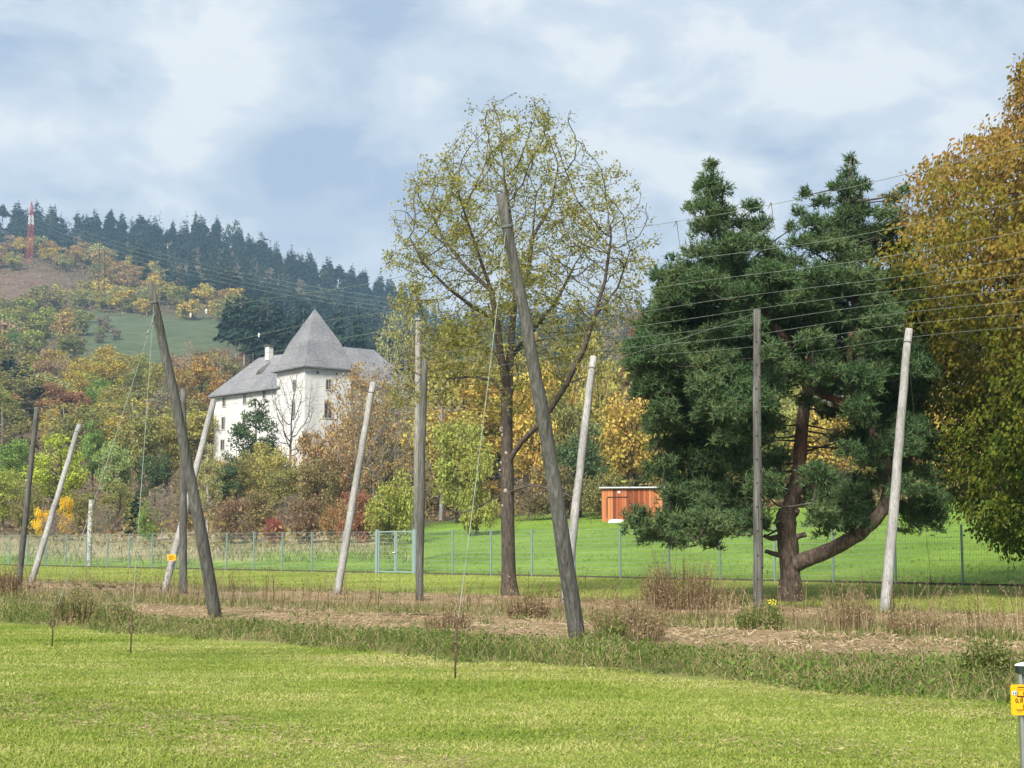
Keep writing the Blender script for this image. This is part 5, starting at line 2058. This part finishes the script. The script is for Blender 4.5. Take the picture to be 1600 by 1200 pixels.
LIST = [
    (700, 500, 792, 112, 'golden olive', 'oval1', 'tall olive gold tree showing under the left side of the big crown'),
    (752, 486, 786, 104, 'olive', 'bare0', 'tall olive twiggy tree behind the fork of the big tree'),
    (822, 500, 788, 112, 'golden olive', 'oval2', 'tall golden olive tree behind the tallest pole'),
    (872, 492, 784, 104, 'brown olive', 'bare1', 'tall brown olive twiggy tree between the tallest and pale pole tops'),
    (914, 486, 786, 104, 'golden', 'thin1', 'tall thin golden tree above the pale pole top'),
    (668, 520, 776, 96, 'brown olive', 'round1', 'brown olive tree right of the bleached pole'),
    (1062, 470, 784, 100, 'olive', 'round0', 'olive tree at the left shoulder of the pine'),
    (560, 585, 800, 92, 'orange brown', 'thin1', 'thinning orange brown tree over the right castle wing'),
    (612, 590, 790, 90, 'brown olive', 'thin0', 'brown olive tree hiding the end of the right castle wing'),
    (500, 655, 812, 80, 'orange brown', 'round2', 'orange brown tree below the right side of the tower'),
    (430, 690, 800, 70, 'golden olive', 'round3', 'golden olive tree hiding the foot of the tower'),
    (370, 690, 800, 60, 'olive', 'oval0', 'olive tree hiding the foot of the left castle wing'),
    (345, 712, 806, 52, 'golden olive', 'round1', 'golden olive tree at the left foot of the castle'),
    (585, 650, 815, 90, 'brown olive', 'bare1', 'brown twiggy tree below the right castle wing'),
    (535, 700, 822, 84, 'brown', 'round1', 'brown tree behind the pale pole below the castle'),
    (650, 600, 800, 90, 'golden olive', 'bare2', 'golden twiggy tree around the bleached pole'),
    (92, 678, 800, 98, 'lime', 'round0', 'bright lime green tree behind the pale leaning pole'),
    (28, 684, 790, 76, 'green', 'round1', 'round green tree behind the leftmost dark pole'),
    (8, 722, 826, 62, 'yellow green', 'round2', 'yellow green tree at the edge left of the dark pole'),
    (42, 758, 838, 54, 'olive', 'bush0', 'olive bush above the fence beside the leftmost pole'),
    (148, 643, 770, 52, 'green', 'oval0', 'narrow green tree above the lime green tree'),
    (180, 680, 792, 66, 'pale green', 'round3', 'pale green tree right of the lime green tree'),
    (222, 640, 775, 92, 'olive', 'round1', 'broad olive tree crossed by the steep guy wire'),
    (262, 642, 772, 72, 'golden olive', 'oval1', 'olive gold tree left of the dark pole by the castle'),
    (243, 700, 792, 60, 'dark green', 'round2', 'dark green tree below the broad olive tree'),
    (130, 605, 705, 46, 'rust', 'oval2', 'rust red tree on the slope above the narrow green tree'),
    (117, 565, 660, 58, 'golden', 'round0', 'golden round tree above the rust red tree'),
    (176, 575, 692, 52, 'golden olive', 'oval0', 'golden olive tree right of the rust red tree'),
    (80, 615, 692, 46, 'golden', 'thin0', 'thin golden tree left of the rust red tree'),
    (70, 542, 642, 50, 'pink brown', 'oval1', 'pinkish brown tree on the left of the golden round tree'),
    (205, 612, 705, 58, 'olive', 'round3', 'olive tree below the hillside meadow'),
    (318, 545, 688, 74, 'orange', 'oval2', 'orange tree touching the left end of the castle roof'),
    (288, 572, 690, 56, 'orange brown', 'round1', 'orange brown tree left of the castle roof'),
    (345, 535, 676, 50, 'orange brown', 'thin1', 'thin orange tree behind the castle chimney'),
    (250, 556, 662, 62, 'golden olive', 'round2', 'golden olive tree below the meadow by the leaning pole'),
    (212, 556, 652, 50, 'olive', 'oval0', 'small olive tree on the lower edge of the meadow'),
    (298, 525, 622, 46, 'pink brown', 'thin0', 'pinkish thin tree between meadow and castle'),
    (266, 580, 672, 44, 'purple brown', 'bare0', 'grey leafless tree left of the orange trees'),
    (103, 770, 838, 28, 'yellow', 'bush1', 'bright yellow bush behind the pale leaning pole'),
    (66, 790, 840, 34, 'yellow', 'bush2', 'low bright yellow bush beside the leftmost poles'),
    (90, 800, 850, 56, 'purple brown', 'bare1', 'purplish bare shrub above the fence'),
    (165, 786, 850, 60, 'grey brown', 'bare2', 'greyish bare shrub beside the short bleached post'),
    (214, 755, 838, 26, 'dark green', 'spruce0', 'small dark spruce behind the steep guy wire'),
    (232, 783, 848, 42, 'green', 'bush0', 'green bush above the fence right of the guy wire'),
    (186, 752, 830, 64, 'olive', 'round0', 'olive tree above the short bleached post'),
    (255, 756, 846, 56, 'grey brown', 'bare0', 'grey brown shrub left of the leaning poles'),
    (128, 760, 832, 48, 'olive', 'round2', 'olive tree below the lime green tree'),
    (292, 748, 838, 46, 'brown olive', 'round3', 'brownish tree behind the crossing poles'),
    (325, 688, 846, 58, 'pale olive', 'birch', 'pale olive birch with a white stem below the castle'),
    (368, 772, 850, 72, 'brown', 'bush1', 'brown bush above the fence below the castle'),
    (352, 702, 812, 50, 'dark green', 'oval1', 'dark green tree right of the birch'),
    (402, 762, 846, 62, 'brown olive', 'round1', 'brown olive tree between birch and red bush'),
    (430, 803, 852, 40, 'red', 'bush2', 'dark red bush behind the fence'),
    (458, 772, 842, 54, 'grey brown', 'bare1', 'grey brown bare tree above the red bush'),
    (400, 612, 765, 78, 'dark green', 'oval2', 'dark green tree before the left castle wing'),
    (402, 690, 792, 86, 'golden olive', 'round0', 'golden tree below the left castle wing'),
    (462, 682, 788, 74, 'golden', 'thin1', 'thin golden tree at the foot of the castle tower'),
    (440, 722, 804, 64, 'olive', 'round2', 'dark olive tree below the castle tower'),
    (456, 572, 770, 96, 'brown', 'naked', 'leafless tree standing before the castle tower'),
    (562, 570, 835, 138, 'orange brown', 'bare2', 'large thinning rust brown tree right of the castle tower'),
    (505, 700, 838, 92, 'brown olive', 'round3', 'brown olive tree below the rust brown tree'),
    (572, 528, 740, 96, 'rust', 'thin0', 'reddish tree behind the right castle wing'),
    (598, 560, 815, 105, 'grey brown', 'bare0', 'grey twiggy tree right of the castle'),
    (610, 738, 852, 98, 'yellow green', 'bush0', 'yellow green bush behind the fence gate'),
    (560, 760, 850, 66, 'rust', 'bush1', 'russet bush left of the gate'),
    (645, 700, 842, 70, 'brown', 'bare1', 'brown twiggy tree behind the upright pole by the gate'),
    (480, 768, 851, 62, 'brown', 'bush2', 'brown bush behind the fence left of the pale pole'),
    (522, 780, 850, 50, 'orange brown', 'bush0', 'orange brown bush behind the pale pole'),
    (632, 470, 745, 100, 'pale olive', 'bare2', 'pale twiggy tree left of the big half-bare tree'),
    (690, 560, 815, 125, 'golden olive', 'thin0', 'olive gold tree behind the upright pole and guy wire'),
    (715, 640, 818, 110, 'yellow green', 'round2', 'yellow green tree left of the big trunk'),
    (745, 700, 838, 76, 'yellow green', 'bush1', 'yellow green bush at the left of the big trunk'),
    (770, 540, 800, 112, 'golden olive', 'round1', 'golden olive tree behind the big trunk'),
    (842, 540, 800, 120, 'golden', 'round2', 'golden tree right of the big trunk'),
    (882, 590, 802, 98, 'olive', 'round3', 'olive tree between the tallest pole and the pale pole'),
    (932, 520, 798, 112, 'golden olive', 'round0', 'golden tree behind the top of the pale pole'),
    (905, 642, 808, 96, 'dark green', 'oval0', 'dark green tree behind the pale pole'),
    (962, 450, 772, 96, 'grey brown', 'bare0', 'tall brown twiggy tree left of the pine'),
    (1006, 480, 790, 92, 'rust', 'oval1', 'russet tree beside the pine crown'),
    (986, 612, 802, 118, 'golden', 'round1', 'golden tree above the red shed'),
    (1050, 650, 806, 92, 'golden olive', 'round2', 'golden olive tree behind the red shed'),
    (868, 720, 812, 104, 'brown olive', 'bush1', 'brown olive brush at the top of the pasture'),
    (826, 752, 815, 84, 'brown', 'bare1', 'bare brown shrub beside the big trunk'),
    (940, 730, 812, 76, 'olive', 'bush2', 'olive bush left of the red shed'),
    (1036, 425, 760, 90, 'orange brown', 'thin1', 'thin orange tree behind the pine top'),
    (1108, 560, 800, 126, 'olive', 'round3', 'olive tree seen through the pine crown'),
    (1165, 640, 806, 112, 'olive', 'bush0', 'olive bush seen below the pine crown'),
    (1215, 590, 804, 120, 'yellow green', 'round0', 'yellow green tree behind the pine trunk'),
    (1290, 628, 806, 132, 'golden', 'round1', 'golden tree glowing behind the pine trunk'),
    (1368, 600, 806, 112, 'golden olive', 'round2', 'golden olive tree behind the curved pine limb'),
    (1236, 420, 770, 90, 'orange', 'thin1', 'thin orange tree between the two pine tops'),
    (1442, 560, 806, 122, 'orange', 'oval0', 'orange tree between pine and hornbeam'),
    (1412, 370, 770, 96, 'orange brown', 'thin0', 'thin orange tree peeping out beside the pine'),
    (1500, 600, 808, 132, 'golden', 'round3', 'golden tree behind the hornbeam'),
    (1590, 520, 806, 150, 'green', 'round0', 'green tree hidden behind the hornbeam'),
    (1335, 760, 812, 110, 'brown olive', 'bush1', 'olive brush at the pasture top behind the curved limb'),
    (1470, 762, 813, 120, 'brown olive', 'bush2', 'olive brush at the pasture top beyond the palest pole'),
    (1575, 765, 813, 120, 'olive', 'bush0', 'olive brush at the pasture top below the hornbeam'),
    (1240, 770, 811, 90, 'brown', 'bush2', 'brown brush at the pasture top behind the pine trunk'),
    (1110, 765, 811, 100, 'brown olive', 'bush0', 'olive brush right of the red shed'),
]
for (x_, yt, yb, w_, cn, fn, lb) in LIST:
    nm = 'shrub' if ('shrub' in lb or 'brush' in lb) else None
    Y_over = None
    if x_ > 1060 and yb > 800:
        Y_over = 112 + (813 - yb) * 2.5
    tree_px(x_, yt, yb, w_, cn, fn, lb, Y=Y_over, name=nm)

# slope filled with autumn trees, farther up the hill
taken = []
AUT = ['golden olive', 'olive', 'orange brown', 'golden', 'pink brown', 'brown olive', 'yellow green', 'green', 'grey brown', 'olive', 'golden olive', 'pale olive', 'golden', 'olive', 'rust', 'yellow green', 'golden olive']


def spaced(p_, dmin):
    for q_ in taken:
        if (q_[0] - p_[0]) ** 2 + (q_[1] - p_[1]) ** 2 < dmin * dmin:
            return False
    taken.append((p_[0], p_[1]))
    return True


def scatter(cnt, xr, yr, cols, forms, hr, dmin, where, test=None, group=None, tries=40):
    made = 0
    for _ in range(cnt * tries):
        if made >= cnt:
            break
        x_, Y = rng.uniform(*xr), rng.uniform(*yr)
        X = (x_ - 800) / F * Y
        if test and not test(x_, Y):
            continue
        if not spaced((X, Y), dmin):
            continue
        cn = cols[rng.integers(len(cols))]
        fn = forms[rng.integers(len(forms))]
        h_ = rng.uniform(*hr)
        z_ = float(zground(X, Y))
        o_ = plant(fn, (X, Y, z_ - .3), h_, h_ * rng.uniform(.95, 1.3), COL[cn], f'{cn} autumn tree {where}', group or where)
        AUTO.append((o_, cn, 'tree', h_, hr))
        made += 1


in_castle = lambda x_, Y: 320 < x_ < 640 and Y < 262
scatter(62, (-70, 350), (235, 415), AUT, ['round0', 'round1', 'oval0', 'oval2', 'round3', 'thin0'], (9, 14), 6, 'on the slope below the hillside meadow', lambda x_, Y: not in_castle(x_, Y) and (x_ > 225 or Y < 400))
scatter(42, (-70, 120), (470, 690), AUT, ['far0', 'far1', 'far2', 'oval1'], (9, 13), 6.5, 'on the slope left of the hillside meadow')
scatter(36, (105, 400), (662, 735), ['golden', 'golden olive', 'olive', 'pale olive', 'orange brown'], ['far0', 'far1', 'far2'], (8, 12), 6, 'in the hedge above the hillside meadow')
scatter(40, (-90, 240), (775, 850), ['golden olive', 'pale olive', 'golden', 'pink brown', 'orange brown', 'olive'], ['far0', 'far1', 'far2'], (9, 14), 6.5, 'on the knoll around the red mast')
scatter(14, (140, 240), (700, 800), ['golden', 'orange brown', 'olive', 'pink brown'], ['far0', 'far1', 'far2'], (8, 12), 7, 'right of the cleared knoll')
scatter(7, (105, 240), (560, 660), ['olive', 'golden olive', 'purple brown'], ['far0', 'far2'], (4, 6), 9, 'scattered over the left half of the meadow', lambda x_, Y: x_ < 165 or Y < 585)
scatter(40, (600, 1080), (150, 330), AUT, ['round0', 'round2', 'oval1', 'oval0', 'bare0', 'thin1'], (10, 16), 8, 'on the slope behind the big half-bare tree')
scatter(24, (340, 620), (262, 420), ['orange brown', 'brown', 'olive', 'rust', 'golden olive'], ['round1', 'oval2', 'bare1', 'thin0'], (9, 14), 8, 'on the slope behind the castle')
scatter(10, (1080, 1660), (130, 240), AUT, ['round0', 'round2', 'oval1', 'oval0'], (11, 16), 9, 'on the slope behind the pine and hornbeam')

# tall spruces with bare stems at the edge of the wood above the castle
for i, x_ in enumerate((352, 365, 378, 392, 402, 414, 430, 446, 470, 500, 528, 556, 8, 22, 34, 48)):
    Y = rng.uniform(395, 450) if x_ > 100 else rng.uniform(300, 340)
    X = (x_ - 800) / F * Y
    taken.append((X, Y))
    o_ = plant(f'tall{i % 2}', (X, Y, float(zground(X, Y)) - .5), rng.uniform(27, 32) if x_ > 100 else rng.uniform(11, 14), rng.uniform(5, 7), COL['spruce'],
          'tall bare-stemmed spruce at the wood edge above the castle' if x_ > 100 else 'tall bare-stemmed spruce at the left edge below the knoll', 'bare-stemmed spruces above the castle' if x_ > 100 else 'bare-stemmed spruces below the knoll')
    AUTO.append((o_, 'bare-stemmed', 'spruce', 20, (0, 40)))

# the conifer wood: the largest three hundred stand singly, the rest is one mass
cand = []
tk = []
for _ in range(26000):
    x_, Y = rng.uniform(-90, 1120), math.sqrt(rng.uniform(380 ** 2, 1150 ** 2))
    lim = np.interp(x_, [-90, 160, 220, 370, 385, 620, 1120], [850, 845, 775, 740, 440, 430, 430])
    if Y < lim:
        continue
    X = (x_ - 800) / F * Y
    dmin = 7.5 + 0.002 * Y
    if any((q_[0] - X) ** 2 + (q_[1] - Y) ** 2 < dmin * dmin for q_ in tk):
        continue
    tk.append((X, Y))
    cand.append((Y, X, x_))
    if len(cand) > 1150:
        break
cand.sort()
near_c = [c_ for c_ in cand if c_[2] < 660]
# those that show: the front of the wood and the skyline
skyl = [c_ for c_ in near_c if c_[0] > 1040]
frontl = [c_ for c_ in near_c if c_[0] <= 1040]
pick = frontl[:170] + skyl[:110]
pset = set(pick)
rest = [c_ for c_ in cand if c_ not in pset]
CON = [(.024, .046, .030), (.020, .040, .028), (.030, .052, .030), (.055, .070, .030), (.018, .036, .026), (.026, .048, .034)]
for i, (Y, X, x_) in enumerate(pick):
    h_ = rng.uniform(13, 26)
    cl = CON[rng.integers(len(CON))] if rng.random() > .05 else (.14, .13, .05)
    where = 'on the hill skyline' if Y > 1040 else ('above the castle roof' if x_ > 380 else 'behind the hilltop knoll')
    fm = f'spruce{rng.integers(6)}' if rng.random() < .9 else ('tall0', 'tall1', 'far1')[rng.integers(3)]
    o_ = plant(fm, (X, Y, float(zground(X, Y)) - .5), h_, h_ * rng.uniform(.34, .6), cl, name='spruce_tree', label=f'dark spruce in the conifer wood {where}', group=f'spruces {where}')
    AUTO.append((o_, 'pale' if cl[0] > .1 else 'olive' if cl[0] > .05 else 'dark', 'spruce', h_, (13, 26)))
g = Geo()
for i, (Y, X, x_) in enumerate(rest):
    gt_, gc_ = spruce(1000 + i % 5, 24, 4.0, 70, .06, 2)
    s_ = rng.uniform(.75, 1.12)
    a_ = rng.uniform(0, 6.28)
    v_ = np.concatenate(gc_.v)
    rot = np.array(((math.cos(a_), math.sin(a_), 0), (-math.sin(a_), math.cos(a_), 0), (0, 0, 1)))
    g.add(v_ @ rot * s_ + np.array((X, Y, float(zground(X, Y)))), np.concatenate(gc_.f[4]))
fo = kind(g.build('conifer_forest', M['needle_far']), 'stuff')
fo.color = (.026, .05, .034, 1)
fo['label'] = 'dark conifer wood covering the hill'

# each copy is named by its look and by the thing it stands nearest to
MARKS = [((47, 350), 'the red mast'), ((60, 445), 'the cleared knoll'), ((250, 525), 'the hillside meadow'), ((140, 500), 'the left end of the meadow'), ((355, 500), 'the right end of the meadow'), ((400, 552), 'the castle chimney'), ((489, 490), 'the tower tip'),
         ((560, 560), 'the right castle wing'), ((330, 640), 'the left castle corner'), ((237, 455), 'the dark pole by the castle'), ((117, 590), 'the golden round tree'), ((130, 630), 'the rust red tree'), ((92, 720), 'the lime green tree'), ((30, 700), 'the leftmost dark pole'),
         ((148, 690), 'the narrow green tree'), ((290, 600), 'the orange trees'), ((653, 520), 'the bleached pole'), ((782, 330), 'the tallest pole top'), ((797, 620), 'the big half-bare trunk'), ((925, 580), 'the pale pole top'), ((1000, 520), 'the russet tree'), ((985, 780), 'the red shed'),
         ((1250, 690), 'the pine trunk'), ((1115, 300), 'the left pine top'), ((1328, 290), 'the right pine top'), ((1420, 520), 'the palest pole top'), ((1500, 400), 'the hornbeam'), ((200, 360), 'the knoll poles'), ((1080, 640), 'the pine crown'), ((360, 345), 'the highest part of the ridge'), ((540, 420), 'the low end of the ridge')]
ORDS = ORD + ['tenth', 'eleventh', 'twelfth', 'thirteenth', 'fourteenth', 'fifteenth']
by_label = {}
used = {r_[6] for r_ in LIST}
for o_, cn, kd, h_, hr in AUTO:
    X, Y, Z = o_.location
    qx, qy = px_of((X, Y, Z + h_ * .75))
    (mx_, my_), nm_ = min(MARKS, key=lambda q_: (q_[0][0] - qx) ** 2 + (q_[0][1] - qy) ** 2)
    dx_, dy_ = qx - mx_, qy - my_
    if abs(dx_) > 1.3 * abs(dy_):
        rel_ = 'right of' if dx_ > 0 else 'left of'
    else:
        rel_ = 'below' if dy_ > 0 else 'above'
    f_ = (h_ - hr[0]) / (hr[1] - hr[0])
    size_ = 'small ' if f_ < .33 else 'tall ' if f_ > .67 else ''
    by_label.setdefault(f'{size_}{cn} {kd} {rel_} {nm_}', []).append((qx, o_))
for lb, rows_ in by_label.items():
    rows_.sort(key=lambda q_: q_[0])
    if lb in used:
        lb = 'smaller ' + lb
    for i, (qx, o_) in enumerate(rows_):
        o_['label'] = lb if len(rows_) == 1 else f'{lb}, {ORDS[i]} from the left' if len(rows_) <= len(ORDS) else lb

# low scrub on the floor of the woods
M['scrub'] = leaf_mat('scrub', [(0.22, (0.10, 0.12, 0.03)), (0.4, (0.19, 0.175, 0.045)), (0.55, (0.28, 0.19, 0.06)), (0.7, (0.30, 0.22, 0.12)), (0.9, (0.22, 0.10, 0.05))], 0.3, 0.12)


def scrub(name, cnt, y0, y1, size, hmax, keep):
    x_, y_ = in_view_points(cnt, y0, y1, 1.0, 0.40)
    pxs = 800 + F * x_ / y_
    ok_ = keep(pxs, y_, (x_ + y_) * S2 - FENCE_B)
    lump = np.clip(np.sin(x_ * 9 / hmax + 2 * np.sin(y_ * 5 / hmax)) * np.sin(y_ * 7 / hmax + x_ * 2 / hmax) + .45, 0.05, 1.4)
    x_, y_, lump = x_[ok_], y_[ok_], lump[ok_]
    m_ = len(x_)
    p_ = np.stack([x_, y_, zground(x_, y_) + hmax * lump * rng.random(m_) ** .6], 1)
    g_ = Geo()
    sz = size * (.6 + .7 * rng.random(m_))
    g_.leaves(p_, rvec(m_) + np.array((0, 0, .2)), rvec(m_) + np.array((0, -.3, .5)), sz, sz * .6)
    kind(g_.build(name, M['scrub']), 'stuff')


scrub('undergrowth', 60000, 100, 260, .34, 2.2, lambda px_, y_, q_: ((px_ < 640) & (q_ > 11)) | ((px_ >= 640) & (y_ > 117 + 6 * np.sin(px_ * .03))))
scrub('hill_scrub', 60000, 260, 800, 1.3, 4.5, lambda px_, y_, q_: (px_ < 640) & ~((y_ > 440) & (y_ < 660) & (px_ > 105) & (px_ < 390)) & ~((y_ > 705) & (y_ < 768) & (px_ < 98)) & ~((y_ > 440) & (px_ > 390)))

scrub('cleared_brush', 26000, 680, 800, 1.0, 1.3, lambda px_, y_, q_: (px_ < 165) & (y_ > 690) & (y_ < 797))

# ------------------------------------------------------------------ haze
zmin = float(gv[:, 2].min()) - 1.0
zmax = float(gv[:, 2].max()) + 34
m_h, n, l = new_mat('haze')
pv = n.new('ShaderNodeVolumePrincipled')
pv.inputs['Color'].default_value = (0.50, 0.76, 1.0, 1)
pv.inputs['Density'].default_value = 0.00026
pv.inputs['Anisotropy'].default_value = 0.2
o = n.new('ShaderNodeOutputMaterial')
l.new(pv.outputs[0], o.inputs['Volume'])
g = Geo()
g.box((0, 875, (zmin + zmax) / 2), (2640, 2100, zmax - zmin))
kind(g.build('haze', m_h), 'stuff')
